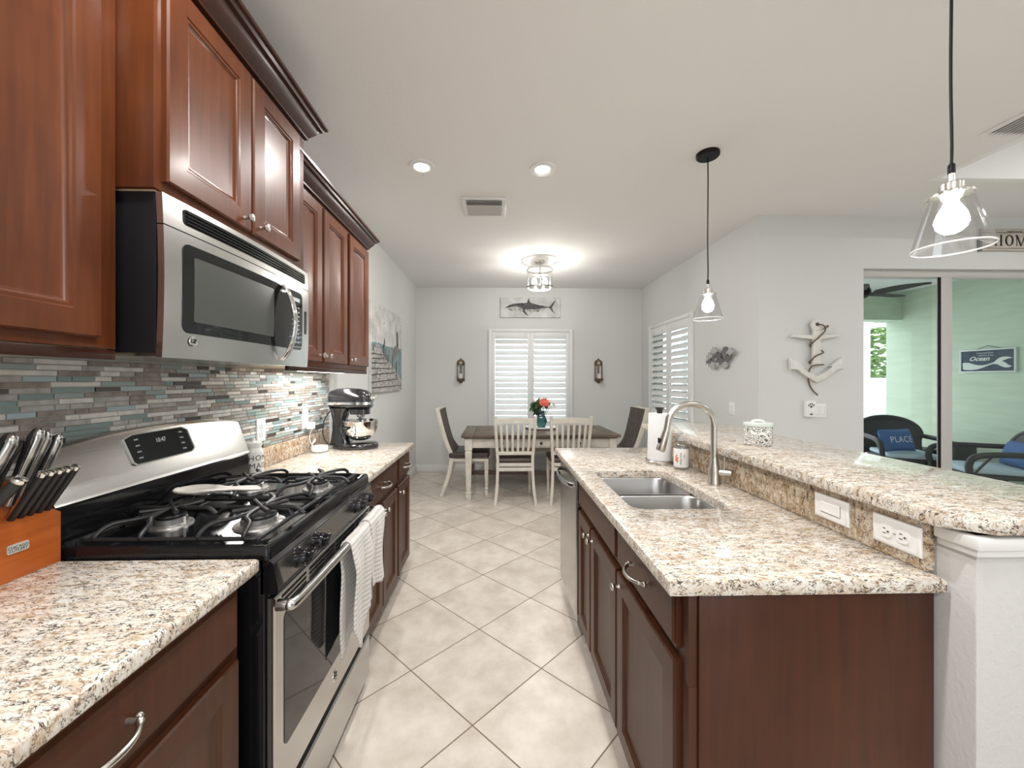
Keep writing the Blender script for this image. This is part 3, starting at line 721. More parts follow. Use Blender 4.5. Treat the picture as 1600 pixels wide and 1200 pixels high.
for i, p in enumerate(pts):
    p = Vector(p); a = Vector(pts[min(i+1, 20)])-Vector(pts[max(i-1, 0)]); a.normalize(); n_ = Vector((a.z, 0, -a.x)).normalized(); sd = Vector((0, 1, 0))
    L_.append([p+n_*.006*math.sin(2*PI*k/12)+sd*.015*math.cos(2*PI*k/12) for k in range(12)])
m.loops(L_); m.build('door_handle', M_CHROME, dd)
m = MB(); mwround(m, 1.690, 1.706, 1.56, 1.66, .007, -.001, .0015); m.build('open_button', M_BLACK, dd)
emblem((mwx(1.075, 1.466)+.001, 1.075, 1.466), (1, 0, 0), .014, 'GE', dd)
# ---------------------------------------------------------------- knife block and knives
kb = thing('knife_block', 'orange-brown wooden knife block at the left end of the counter', 'knife block', (-1.13, .885, .9145))
M_KB = wood('knife block wood', (.30, .068, .012), (.44, .115, .022), .4, .2, 'y', 1.5)
m = MB(); m.prism([(-.046, 0), (.055, 0), (.055, .122), (.012, .136), (.006, .170), (-.046, .203)], -.105, .088, lambda u, v, h: (u, h, v), bev=.002)
m.build('block', M_KB, kb)
m = MB(); q = rrect(-.018, .022, .060, .080, .004)
m.loops([[(.0552, y, z) for y, z in q], [(.0565, y, z) for y, z in q]]); pl = m.build('maker_plate', mat('plate silver', (.42, .41, .38), .4), kb)
m = MB(); m.text('CHICAGO', .0082, lambda x, y, z: (.0566+z, .002+x, .0725+y), .0002); m.text('CUTLERY', .0082, lambda x, y, z: (.0566+z, .002+x, .0655+y), .0002); m.build('plate_print', M_BLKMAT, pl)
M_KH = mat('knife handle black', (.022, .021, .020), .5, bump=.4, bscale=300)
def knife(name, label, base, tip, w_, th, style, group):
    base, tip = Vector(base), Vector(tip); d_ = tip-base; L_ = d_.length; u_ = d_.normalized()
    t = thing(name, label, 'knife', base, 0, group)
    q_ = Vector((0, 0, 1)).rotation_difference(u_).to_matrix()
    def ell(z, a, b_, sh=0): return [q_ @ Vector((a*math.cos(2*PI*k/14)+sh, b_*math.sin(2*PI*k/14), z)) for k in range(14)]
    m = MB()
    if style == 'steak':
        m.loops([ell(-.004, w_*.8, th*.8), ell(L_*.15, w_*.85, th*.85), ell(L_*.6, w_, th), ell(L_*.93, w_*1.05, th*1.05)]); m.build('handle', M_KH, t)
        m = MB(); m.loops([ell(L_*.93, w_*1.12, th*1.12), ell(L_*.97, w_*1.2, th*1.2), ell(L_, w_*1.1, th*1.1), ell(L_*1.015, w_*.6, th*.6)]); m.build('end_cap', M_CHROME, t, label='polished steel end cap')
    else:
        m.loops([ell(-.004, w_*.75, th*.8), ell(L_*.3, w_*.8, th*.9), ell(L_*.6, w_, th), ell(L_*.88, w_*1.1, th*1.02, .001), ell(L_*.97, w_*.8, th*.8, .001), ell(L_, w_*.3, th*.4)]); m.build('handle', M_KH, t)
        m = MB(); m.loops([ell(-.003, w_*.45, th*.95, w_*.42), ell(L_*.3, w_*.5, th*1.02, w_*.42), ell(L_*.6, w_*.62, th*1.08, w_*.5), ell(L_*.88, w_*.72, th*1.08, w_*.52), ell(L_*.98, w_*.5, th*.8, w_*.3), ell(L_*1.01, w_*.2, th*.3, w_*.1)]); m.build('steel_spine', M_STEELZ, t, label='polished steel outer face')
    m = MB(); m.loops([[q_ @ Vector((a, b_, z)) for a, b_ in ((-w_*.7, -.0008), (w_*.7, -.0008), (w_*.7, .0008), (-w_*.7, .0008))] for z in (-.055, -.002)]); m.build('blade', M_CHROME, t)
ordn = ['fifth steak knife from the range in the front row', 'fourth steak knife from the range in the front row', 'middle steak knife of the five in the front row', 'second steak knife from the range in the front row', 'steak knife at the range end of the front row']
for k in range(5):
    y = .892+k*.0175
    knife('steak_knife', ordn[k]+', black handle', (-1.098, y, .9145+.128), (-1.030, y+.004, 1.150), .0082, .0066, 'steak', 'steak knives in the front row of the block')
knife('carving_knife', 'largest steel-backed knife handle in the middle of the block', (-1.120, .905, 1.078), (-1.065, .918, 1.248), .0145, .010, 'big', None)
knife('kitchen_knife', 'steel-backed knife handle just behind the steak knives, middle of rear three', (-1.135, .934, 1.080), (-1.075, .944, 1.236), .0125, .0085, 'big', None)
knife('kitchen_knife', 'steel-backed knife handle nearest the range in the rear row', (-1.132, .956, 1.075), (-1.072, .964, 1.226), .0125, .0085, 'big', None)
knife('kitchen_knife', 'broad steel-faced knife handle at the left end of the block', (-1.125, .842, 1.078), (-1.062, .866, 1.243), .0165, .011, 'big', None)
knife('kitchen_knife', 'dark knife handle partly cut off by the left picture edge', (-1.135, .815, 1.085), (-1.078, .842, 1.245), .0145, .010, 'steak', None)
knife('honing_steel', 'round black handle with a wide bright end cap at front left of the block', (-1.102, .828, 1.045), (-1.030, .856, 1.147), .0115, .0115, 'steak', None)
sc_ = thing('kitchen_shears', 'black looped kitchen shears between the large knives in the block', 'scissors', (-1.14, .892, 1.09))
for k, s_ in enumerate((-1, 1)):
    m = MB(); m.tube([(.030+.012*math.cos(a)+.004, s_*.014+.010*math.sin(a), .105+.022*math.sin(a+.5)) for a in [2*PI*i/16 for i in range(16)]], .0045, 8, closed=True)
    m.tube([(0, 0, -.002), (.016, s_*.006, .05), (.028, s_*.012, .085)], .005, 8); m.build('handle_loop', M_KH, sc_)
# ---------------------------------------------------------------- things on the left counters
sr = MB()   # spoon rest: local x along its length, bowl at -x
SRW = [(0, .010), (.03, .024), (.08, .036), (.16, .045), (.25, .048), (.34, .045), (.44, .034), (.54, .023), (.64, .019), (.74, .020), (.84, .023), (.92, .022), (.97, .015), (1, .006)]
def srf(u, v):
    k = max(i for i in range(len(SRW)-1) if SRW[i][0] <= u+1e-9); a, b_ = SRW[k], SRW[k+1]; f = (u-a[0])/(b_[0]-a[0])
    wd = a[1]+(b_[1]-a[1])*f; s_ = (v-.5)*2
    rim = .017 if u < .4 else .017-.011*min(1, (u-.4)/.25)
    z = .004+rim*max(abs(s_)**2.2, (1-min(1, u/.12))**2)+.016*math.sin(min(1, max(0, (u-.35)/.5))*PI/2)
    return (-.145+.29*u, wd*s_, z)
sr.grid(srf, 40, 12)
o = single('spoon_rest', sr, M_CERAM, 'cream ceramic spoon rest lying across the stove grates', 'spoon rest', loc=(-.925, 1.295, .977), local=True, rz=R(-4))
sm = o.modifiers.new('s', 'SOLIDIFY'); sm.thickness = .005
cn = thing('canister', 'white ceramic canister lettered HOME MADE behind the range corner', 'canister', (-1.128, 1.805, .9145))
m = MB(); m.lathe([(.036, 0), (.0405, .004), (.0415, .012), (.0415, .110), (.040, .120), (.033, .132), (.031, .138), (.001, .138)], seg=36); m.build('jar', M_CERW, cn)
m = MB(); m.lathe([(.034, .136), (.0345, .140), (.0345, .156), (.031, .160), (.012, .162), (.008, .166), (.010, .172), (.006, .179), (.001, .180)], seg=30); m.build('lid', M_CERW, cn)
m = MB()
def wrap(rad, a0, z0):
    def fn(x, y, z):
        a = a0+x/rad; return ((rad+z)*math.cos(a), (rad+z)*math.sin(a), z0+y)
    return fn
m.text('HOME', .034, wrap(.0418, R(-14), .088), .0003, space=1.15); m.text('MADE', .034, wrap(.0418, R(-14), .052), .0003, space=1.1)
m.build('lettering', M_SLOT, cn, label='thin dark capital letters')
def outlet(name, label, loc, rz, horiz=False, kind='duplex', parent_only=False):
    """local: plate in xz plane facing -y, centred"""
    t = thing(name, label, 'wall plate', loc, rz)
    wv_, hv_ = (.072, .116) if not horiz else (.116, .072)
    if kind == 'double': wv_ = .116
    m = MB(); m.rings((-wv_/2, 0, -hv_/2), (1, 0, 0), (0, 0, 1), (0, -1, 0), wv_, hv_, [(0, 0), (0, .003), (.004, .006), (.010, .006)]); m.build('plate', M_PLASTW, t)
    if kind == 'duplex':
        for s_ in (-1, 1):
            cx, cz = (s_*.020, 0) if horiz else (0, s_*.020)
            m = MB(); q_ = rrect(-.0165, .0165, -.0145, .0145, .012, 6)
            if horiz: q_ = [(b_, a) for a, b_ in q_][::-1]
            m.loops([[(cx+a, -.005, cz+b_) for a, b_ in q_], [(cx+a, -.0085, cz+b_) for a, b_ in q_]]); so = m.build('socket', M_PLASTW, t)
            m = MB()
            for a, b_, ww, hh_ in ((-.006, .003, .0018, .008), (.006, .003, .0018, .0065)):
                if horiz: a, b_, ww, hh_ = -b_, a, hh_, ww
                m.cbox((cx+a, -.0087, cz+b_), (ww, .0012, hh_))
            a, b_ = (0, -.007) if not horiz else (.007, 0)
            m.lathe([(.0024, 0), (.0024, .0012)], c=(cx+a, -.0095, cz+b_), seg=12, M=Matrix.Rotation(PI/2, 3, 'X') @ Matrix.Identity(3)); m.build('slots', M_SLOT, so)
        m = MB(); m.ball((0, -.0065, 0), .0025, seg=8, rings=5); m.build('screw', M_NICKEL, t)
    else:
        n_ = 2 if kind == 'double' else 1
        for k in range(n_):
            cx = 0 if n_ == 1 else (-.023, .023)[k]
            ww, hh_ = (.033, .066) if not horiz else (.066, .033)
            if kind == 'slim': ww, hh_ = .020, .05
            m = MB(); m.rings((cx-ww/2, -.005, -hh_/2), (1, 0, 0), (0, 0, 1), (0, -1, 0), ww, hh_, [(0, 0), (0, .002), (.003, .004), (.005, .0035)]); m.build('rocker', M_PLASTW, t)
            m = MB(); m.cbox((cx+ww*.5+.0008, -.0062, 0), (.0009, .0006, hh_)); m.cbox((cx, -.0062, -hh_/2-.0008), (ww, .0006, .0009)); m.build('gap', M_SLOT, t)
    return t
outlet('wall_outlet', 'white duplex outlet on the mosaic tile behind the canister', (WX+.0085, 1.965, 1.108), R(90))
outlet('wall_outlet', 'white outlet on the mosaic tile with a charger plugged into it', (WX+.0085, 2.415, 1.118), R(90))
single('plug_adapter', MB().box(WX+.0185, WX+.060, 2.405, 2.445, 1.055, 1.098, bev=.006), M_PLASTW, 'white plug adapter in the outlet beside the stand mixer', 'plug')
pk = thing('smart_speaker', 'small white puck speaker with a white cord on the counter by the mixer', 'speaker', (-1.105, 2.425, .9145))
m = MB(); m.lathe([(.040, 0), (.047, .004), (.049, .014), (.049, .026), (.046, .034), (.038, .037), (.001, .037)], seg=32); m.build('body', M_PLASTW, pk)
m = MB(); m.tube(smooth([(-.045, .01, .012), (-.062, .03, .03), (-.055, .05, .07), (-.045, .035, .06), (-.055, .005, .05), (-.062, .0, .10), (-.040, .0, .15)], 8), .0022, 7); m.build('cord', M_PLASTW, pk)
# stand mixer: local x = towards the bowl, base centred on y
mx_ = thing('stand_mixer', 'glossy black stand mixer with a polished steel bowl at the end of the counter', 'mixer', (-1.075, 2.56, .9145), R(-2))
def sect(x, zc, hw, hh, n=20, e=2.6):
    out = []
    for k in range(n):
        a = 2*PI*k/n; ca, sa = math.cos(a), math.sin(a)
        out.append((x, hw*abs(ca)**(2/e)*(1 if ca > 0 else -1), zc+hh*abs(sa)**(2/e)*(1 if sa > 0 else -1)))
    return out
M_MIX = mat('mixer black', (.010, .010, .011), .16, coat=.7)
def outline_base():
    out = []
    for k in range(36):
        a = 2*PI*k/36; x = .145+.150*math.cos(a); y = (.105 if math.cos(a) > 0 else .105-.028*abs(math.cos(a)))*math.sin(a)
        out.append((x, y))
    return out
ob = outline_base()
m = MB(); m.loops([[(.145+(x-.145)*s_, y*s_, z) for x, y in ob] for s_, z in ((.97, 0), (1, .006), (1, .020), (.97, .030), (.90, .036), (.5, .040))]); m.build('base', M_MIX, mx_)
m = MB(); m.loops([[(x, y, z) for x, y in rrect(x0, x1, -w_, w_, .03, 5)] for z, x0, x1, w_ in ((.025, -.012, .125, .062), (.06, -.005, .105, .052), (.12, 0, .085, .045), (.19, 0, .085, .045), (.235, -.008, .098, .050), (.262, -.015, .12, .055))]); m.build('column', M_MIX, mx_)
m = MB(); m.loops([sect(-.030, .315, .010, .012), sect(-.026, .314, .040, .042), sect(-.012, .316, .056, .060), (sect(.03, .320, .062, .070)), sect(.10, .322, .064, .073), sect(.17, .320, .063, .071), sect(.215, .315, .060, .064), sect(.24, .309, .054, .052), sect(.252, .303, .040, .036), sect(.254, .30, .02, .018)]); hd = m.build('motor_head', M_MIX, mx_)
m = MB(); m.loops([[(x, y*1.0, z) for x, y in rrect(.115, .238, -.045, .045, .035, 5)] for z in (.222, .255)]); m.build('drive_housing', M_MIX, hd)
m = MB()
def band_row(x, hw):
    return [(x, -hw-.0015, .287), (x, -hw-.0015, .303), (x, hw+.0015, .303), (x, hw+.0015, .287)]
m.loops([band_row(x, h_) for x, h_ in ((-.029, .045), (-.012, .056), (.03, .0615), (.10, .0635), (.17, .0625), (.215, .0595), (.240, .054), (.2535, .046))]); bd = m.build('trim_band', M_CHROME, hd, label='bright metal band round the head')
m = MB(); m.text('KitchenAid', .012, lambda x, y, z: (.190+x, -.0665+.004-z, .295+y), .0002); m.build('band_lettering', M_BLKMAT, bd)
m = MB(); Ry = Matrix.Rotation(PI/2, 3, 'Y'); m.lathe([(.018, 0), (.020, .004), (.018, .012), (.011, .016), (.011, .022), (.015, .026), (.015, .032), (.001, .034)], c=(.248, 0, .330), M=Ry, seg=20); m.build('hub_knob', M_CHROME, hd)
m = MB(); m.lathe([(.026, .222), (.024, .205), (.012, .198), (.008, .19), (.008, .150), (.001, .150)], c=(.178, 0, 0), seg=20); m.build('beater_shaft', M_STEELZ, hd)
bw = [(.001, .052), (.035, .053), (.050, .056), (.072, .070), (.092, .095), (.105, .130), (.109, .165), (.111, .178), (.114, .180), (.113, .183), (.109, .182), (.106, .165), (.102, .130), (.089, .098), (.070, .074), (.048, .060), (.001, .058)]
m = MB(); m.lathe(bw, c=(.178, 0, 0), seg=40, cap=False); bo = m.build('bowl', M_CHROME, mx_, label='mirror-polished steel bowl')
m = MB(); m.tube(smooth([(.178+.0, -.108, .155), (.178, -.135, .155), (.178, -.140, .125), (.178, -.125, .095), (.178, -.098, .095)], 6), .006, 8); m.build('bowl_handle', M_CHROME, bo)
for s_ in (-1, 1):
    m = MB(); m.tube(smooth([(.075, s_*.045, .135), (.10, s_*.085, .138), (.14, s_*.115, .138)], 5), .008, 8); m.build('bowl_arm', M_MIX, mx_)
m = MB(); m.tube(smooth([(-.005, -.03, .25), (-.045, -.04, .18), (-.048, -.045, .09), (-.012, -.055, .035), (.05, -.085, .040), (.10, -.115, .006)], 8), .003, 7); m.build('power_cord', M_BLKMAT, mx_)
# ---------------------------------------------------------------- island
IY0, IY1 = .858, 2.50; IX = .440
isl = thing('island_cabinet', 'island base cabinet with sink doors, one pull drawer and plain end panel', 'base cabinet')
m = MB(); m.box(IX, 1.005, .872, 1.985, .105, .655, bev=.0015); m.box(IX, 1.005, .872, 1.295, .655, .876, bev=.0015); m.box(IX, 1.005, 1.905, 1.985, .655, .876)
m.box(IX, .464, 1.295, 1.905, .655, .876); m.box(.838, 1.005, 1.295, 1.905, .655, .876); m.build('carcass', M_CHERRYB, isl)
m = MB(); m.box(IX+.06, 1.0, .90, 1.985, 0, .105); m.build('toe_kick', M_CHDARK, isl)
m = MB(); m.box(IX+.020, 1.008, .862, .8715, .0, .876, bev=.0015); m.build('end_panel', M_CHERRYB, isl)
ISD = dict(s=-1, mt=M_CHERRYB)
def idoor(name, y0, y1, z0, z1, kn=None, prof=DOORP, pl=False):
    m = MB(); m.rings((IX, y1, z0), (0, -1, 0), (0, 0, 1), (-1, 0, 0), y1-y0, z1-z0, prof); o = m.build(name, M_CHERRYB, isl)
    if kn: knob((IX-.019, kn[0], kn[1]), (-1, 0, 0), o)
    if pl: pull((IX-.019, (y0+y1)/2, (z0+z1)/2+.003), (-1, 0, 0), o)
    return o
idoor('drawer', .905, 1.338, .722, .855, prof=DRAWP, pl=True)
idoor('false_drawer', 1.352, 1.972, .722, .855, prof=DRAWP)
idoor('door', .905, 1.338, .125, .692, kn=(1.312, .650))
idoor('door', 1.352, 1.712, .125, .692, kn=(1.682, .650))
idoor('door', 1.728, 1.972, .125, .692, kn=(1.750, .650))
# dishwasher
dw = thing('dishwasher', 'stainless dishwasher at the far end of the island', 'dishwasher')
m = MB(); m.box(IX+.01, 1.0, 1.990, 2.488, .09, .874); m.build('tub', M_BLKMAT, dw)
m = MB(); m.box(IX+.05, 1.0, 1.990, 2.488, 0, .09); m.build('toe_panel', M_BLKMAT, dw)
m = MB(); m.rings((IX+.010, 2.486, .10), (0, -1, 0), (0, 0, 1), (-1, 0, 0), .494, .772, [(0, 0), (0, .030), (.005, .036), (.02, .038)]); dwd = m.build('door', M_STEELZ, dw)
m = MB(); m.box(IX-.031, IX-.0265, 1.996, 2.482, .848, .870, bev=.002); m.build('control_strip', M_BLACK, dwd)
L_ = []
for i in range(25):
    t = i/24; y = 2.035+.405*t; o_x = .048*math.sin(PI*t)**.55
    L_.append([(IX-.029-o_x+.007*math.cos(2*PI*k/12), y, .800+.014*math.sin(2*PI*k/12)) for k in range(12)])
m = MB(); m.loops(L_); m.build('door_handle', M_STEELZ, dwd)
# island countertop with the undermount cut-out
def plate_hole(mb, outer, inner, z0, z1, bev):
    ox0, ox1, oy0, oy1 = outer; cx = (inner[0]+inner[1])/2; cy = (inner[2]+inner[3])/2
    ip_ = rrect(*inner, .055, 9); op = []
    for (x, y) in ip_:
        dx, dy = x-cx, y-cy; t = min(((ox1-cx) if dx > 0 else (ox0-cx))/dx if abs(dx) > 1e-6 else 1e9, ((oy1-cy) if dy > 0 else (oy0-cy))/dy if abs(dy) > 1e-6 else 1e9)
        op.append([cx+dx*t, cy+dy*t])
    for X, Y in ((ox0, oy0), (ox0, oy1), (ox1, oy0), (ox1, oy1)):
        k = min(range(len(op)), key=lambda i: (op[i][0]-X)**2+(op[i][1]-Y)**2); op[k] = [X, Y]
    def O(e, z): return [(min(max(x, ox0+e), ox1-e), min(max(y, oy0+e), oy1-e), z) for x, y in op]
    def I(e, z):
        return [(x+(cx-x)/max(abs(cx-x), .01)*-e*(abs(x-cx) > .02), y+(cy-y)/max(abs(cy-y), .01)*-e*(abs(y-cy) > .02), z) for x, y in ip_]
    Ls = [I(0, z0), O(bev, z0), O(bev*.3, z0+bev*.3), O(0, z0+bev), O(0, z1-bev), O(bev*.3, z1-bev*.3), O(bev, z1), I(.004, z1), I(.001, z1-.002), I(0, z1-.006)]
    mb.loops(Ls, cap=False, closed_v=True)
SI = (.475, .825, 1.318, 1.885)
ict = thing('granite_countertop', 'long speckled granite island countertop with the undermount double sink', 'countertop')
m = MB(); plate_hole(m, (.382, 1.012, .840, 2.525), SI, .878, .914, .009); m.build('slab', M_GRAN, ict)
spl = MB(); spl.box(.996, 1.018, .868, 2.50, .9145, 1.033, bev=.003); single('bar_backsplash', spl, M_GRAN2, 'rust-veined upright granite splash between the island counter and the raised bar', 'backsplash')
bar = MB()
pts = [(.968, .826), (1.040, .772), (1.400, .772), (1.462, .826), (1.500, 2.50), (1.460, 2.575), (.99, 2.575), (.968, 2.55)]
def sh(e):
    cx, cy = 1.22, 1.67; return [(x+(-e if x > cx else e), y+(-e if y > cy else e)) for x, y in pts]
bar.loops([[(x, y, z) for x, y in sh(e)] for e, z in ((.008, 1.034), (.002, 1.037), (0, 1.043), (0, 1.061), (.002, 1.067), (.009, 1.070))])
single('raised_bar_top', bar, M_GRAN, 'raised granite bar top with clipped corners along the island', 'countertop')
# sink
sk = thing('kitchen_sink', 'stainless undermount double-bowl sink in the island', 'sink')
def bowl(y0, y1, depth):
    m = MB(); x0, x1 = SI[0]-.004, SI[1]+.004; L = []
    for e, z, r_ in ((-.018, .877, .07), (0, .877, .058), (.004, .870, .058), (.010, .90-depth, .055), (.026, .884-depth, .045), (.05, .880-depth, .03)):
        q_ = rrect(x0+e, x1-e, y0+e, y1-e, max(r_, .012), 7); L.append([(x, y, z) for x, y in q_])
    m.loops(L, cap=False); m.face([v for v in list(m.bm.verts)[-len(L[0]):]])
    b_ = m.build('bowl', M_SINK, sk, fixn=True)
    m = MB(); m.lathe([(.040, .8805-depth), (.040, .883-depth), (.030, .883-depth), (.026, .8815-depth), (.001, .8815-depth)], c=((x0+x1)/2, (y0+y1)/2, 0), seg=24); m.build('drain', M_CHROME, b_)
    sm = b_.modifiers.new('s', 'SOLIDIFY'); sm.thickness = .0015; sm.offset = -1
bowl(1.318-.004, 1.588, .20); bowl(1.612, 1.885+.004, .20)
m = MB(); m.box(SI[0]+.01, SI[1]-.01, 1.588, 1.612, .855, .8765, bev=.006); m.build('divider', M_SINK, sk)
# faucet
fc = thing('kitchen_faucet', 'brushed nickel gooseneck pull-down faucet behind the sink', 'faucet', (.935, 1.63, .9145))
m = MB(); m.lathe([(.0265, 0), (.0265, .006), (.0245, .012), (.0235, .055), (.0215, .075), (.0165, .098), (.0145, .115), (.001, .115)], seg=28); m.build('body', M_NICKEL, fc)
path = [(0, 0, .10), (0, 0, .16), (0, 0, .245)]+[(-.105+.105*math.cos(a), -.012*(a/PI), .245+.100*math.sin(a)) for a in [PI*k/16 for k in range(1, 15)]]
path += [(-.212, -.014, .235), (-.222, -.015, .205)]
m = MB(); m.tube(path, .0132, 16); m.build('spout', M_NICKEL, fc)
m = MB(); m.tube([(-.213, -.014, .232), (-.224, -.015, .198), (-.240, -.016, .150), (-.242, -.016, .145)], [.0138, .0158, .0188, .016], 16); hd = m.build('spray_head', M_NICKEL, fc)
m = MB(); m.cbox((-.247, -.017, .19), (.006, .012, .022), .002); m.build('spray_button', M_BLKMAT, hd)
m = MB(); m.tube([(.010, -.006, .052), (.052, -.030, .052)], .0165, 20); m.tube([(.052, -.030, .052), (.054, -.031, .052)], .0155, 20); m.tube([(.032, -.018, .060), (.033, -.019, .118)], [.0052, .0045], 12); m.build('lever_handle', M_NICKEL, fc)
# paper towel, soap bottle
pt = thing('paper_towel_holder', 'paper towel roll on an upright holder beside the faucet', 'paper towel', (.880, 2.055, .9145))
m = MB(); m.lathe([(.075, 0), (.077, .004), (.077, .014), (.073, .019), (.001, .019)], seg=36); m.build('base', M_NICKEL, pt)
m = MB(); m.lathe([(.062, .020), (.063, .024), (.0575, .262), (.055, .267), (.019, .267), (.018, .26), (.018, .25), (.001, .25)], seg=36); m.build('paper_roll', mat('paper', (.80, .80, .80), .9, bump=.5, bscale=160), pt)
m = MB(); m.tube([(0, 0, .25), (0, 0, .285)], .012, 14)
for k in range(8):
    a = k*PI/4; m.tube([(.010*math.cos(a), .010*math.sin(a), .262), (.013*math.cos(a), .013*math.sin(a), .285), (.022*math.cos(a), .022*math.sin(a), .296)], .003, 6)
m.lathe([(.016, .286), (.023, .294), (.023, .298), (.001, .300)], seg=20); m.build('finial', mat('dark bronze', (.05, .045, .04), .35, .8), pt)
sb = thing('soap_bottle', 'clear pump soap bottle with a white and orange label near the paper towel', 'soap bottle', (.925, 1.905, .9145))
m = MB(); m.lathe([(.031, 0), (.034, .004), (.034, .112), (.030, .124), (.016, .136), (.013, .140), (.013, .148), (.001, .148)], seg=30); m.build('bottle', glassy('clear plastic', (.86, .88, .87), .22, .05), sb)
m = MB(); m.lathe([(.0345, .014), (.0350, .016), (.0350, .104), (.0345, .106)], seg=30, cap=False); lb = m.build('label', M_PLASTW, sb)
m = MB(); wf = wrap(.0353, R(-152), .055)
for (u, v, r_) in ((0, 0, .006), (-.004, .010, .004), (.004, -.010, .005), (-.005, -.006, .004), (.002, .018, .003), (.006, .004, .003)):
    m.loops([[wf(u+r_*math.cos(a), v+r_*1.6*math.sin(a), d_) for a in [2*PI*k/10 for k in range(10)]] for d_ in (0, .0003)])
m.build('label_flower', mat('orange ink', (.75, .22, .08), .5), lb)
m = MB(); m.text('HAND SOAP', .011, lambda x, y, z: wrap(.0353, R(-118), .058)(y, x, z), .0002); m.text('clean', .009, lambda x, y, z: wrap(.0353, R(-92), .070)(y, x, z), .0002); m.build('label_print', M_SLOT, lb)
m = MB(); m.lathe([(.015, .142), (.015, .158), (.006, .160), (.0045, .162), (.0045, .178), (.001, .178)], seg=20); m.box(-.034, .010, -.007, .007, .176, .184, bev=.003); m.build('pump', mat('clear plastic pump', (.70, .71, .70), .2, trans=.4), sb)
# lidded jar on the bar
M_SHELL, nt, b = nm('shell print'); N, L = nt.nodes, nt.links
tc = N.new('ShaderNodeTexCoord'); vo = N.new('ShaderNodeTexVoronoi'); vo.feature = 'DISTANCE_TO_EDGE'; vo.inputs['Scale'].default_value = 52; L.new(tc.outputs['Object'], vo.inputs['Vector'])
no = N.new('ShaderNodeTexNoise'); no.inputs['Scale'].default_value = 130; L.new(tc.outputs['Object'], no.inputs['Vector'])
ad = N.new('ShaderNodeMath'); ad.operation = 'MULTIPLY'; L.new(vo.outputs['Distance'], ad.inputs[0]); L.new(no.outputs[0], ad.inputs[1])
rp = N.new('ShaderNodeValToRGB'); e = rp.color_ramp.elements; e[0].position = .035; e[0].color = (.80, .79, .76, 1); e[1].position = .05; e[1].color = (.10, .09, .085, 1); e2 = rp.color_ramp.elements.new(.09); e2.color = (.10, .09, .085, 1); e3 = rp.color_ramp.elements.new(.105); e3.color = (.80, .79, .76, 1)
L.new(ad.outputs[0], rp.inputs[0]); L.new(rp.outputs[0], b.inputs['Base Color']); b.inputs['Roughness'].default_value = .25
jr = thing('lidded_jar', 'oval white jar with a black shell print and pale lid on the raised bar', 'jar', (1.168, 1.69, 1.0705), R(-15))
m = MB(); m.lathe([(.052, 0), (.056, .004), (.056, .086), (.054, .088), (.001, .088)], seg=40, sy=.72); m.build('jar', M_SHELL, jr)
M_MINT = mat('pale mint enamel', (.62, .68, .64), .3)
m = MB(); m.lathe([(.0585, .084), (.0595, .086), (.0595, .097), (.057, .100), (.001, .102)], seg=40, sy=.74); ld = m.build('lid', M_MINT, jr, label='pale mint lid')
m = MB(); m.tube(smooth([(-.026, 0, .098), (-.018, 0, .106), (0, 0, .109), (.018, 0, .106), (.026, 0, .098)], 5), [.007]*21, 10); m.build('handle', M_CERW, ld)
outlet('light_switch', 'white horizontal rocker switch plate on the island splash', (.9957, 1.118, .978), R(-90), True, 'rocker')
outlet('wall_outlet', 'white horizontal duplex outlet on the near end of the island splash', (.9957, .933, .978), R(-90), True, 'duplex')
# ---------------------------------------------------------------- dining group
dt = thing('dining_table', 'weathered brown topped dining table with cream legs and drawers', 'dining table', (.505, 4.78, -.012))
tx, ty = .905, .46
m = MB(); m.box(-tx+.14, tx-.14, -ty, ty, .722, .752, bev=.003); m.build('tabletop', M_TABLE, dt)
for s_ in (-1, 1):
    m = MB(); a, b_ = sorted((s_*(tx-.138), s_*tx)); m.box(a, b_, -ty, ty, .722, .752, bev=.004); m.build('breadboard_end', wood('breadboard wood', (.085, .062, .046), (.20, .155, .122), .45, .1, 'y') if 'breadboard wood' not in bpy.data.materials else bpy.data.materials['breadboard wood'], dt)
m = MB(); m.box(-tx+.03, tx-.03, -ty+.02, ty-.02, .708, .722, bev=.003); m.build('top_moulding', M_TABLE, dt)
m = MB(); m.box(-tx+.085, tx-.085, -ty+.055, ty-.055, .60, .708, bev=.003); ap = m.build('apron', M_CREAM, dt)
for cx in (-.44, 0, .44):
    m = MB(); m.rings((cx-.19, -ty+.055, .617), (1, 0, 0), (0, 0, 1), (0, -1, 0), .38, .078, [(0, 0), (0, .006), (.004, .008), (.010, .008), (.012, .006), (.02, .006)]); dr_ = m.build('drawer', M_CREAM, dt)
    m = MB(); m.lathe([(.006, 0), (.006, .010), (.014, .016), (.016, .022), (.010, .028), (.001, .029)], c=(cx, -ty+.047, .656), seg=16, M=Matrix.Rotation(PI/2, 3, 'X')); m.build('knob', mat('dark knob', (.04, .03, .025), .4) if 'dark knob' not in bpy.data.materials else bpy.data.materials['dark knob'], dr_)
def turned_leg(m, x, y, z1, w_):
    def sq(h, z): return [(x+a, y+b_, z) for a, b_ in rrect(-h, h, -h, h, h*.15, 2)]
    m.loops([sq(w_, z1), sq(w_, z1-.13), sq(w_*.82, z1-.138), sq(w_*.82, z1-.15), sq(w_*.95, z1-.158), sq(w_*.9, z1-.17), sq(w_*.62, .13), sq(w_*.60, .10), sq(w_*.85, .094), sq(w_*.85, .082), sq(w_*.62, .076), sq(w_*.78, .05), sq(w_*.66, .012), sq(w_*.5, 0)][::-1])
for sx_ in (-1, 1):
    for sy_ in (-1, 1):
        m = MB(); turned_leg(m, sx_*(tx-.080), sy_*(ty-.075), .708, .043); m.build('leg', M_CREAM, dt)
m = MB(); m.box(-tx+.07, tx-.07, -.030, .030, .20, .25, bev=.004)
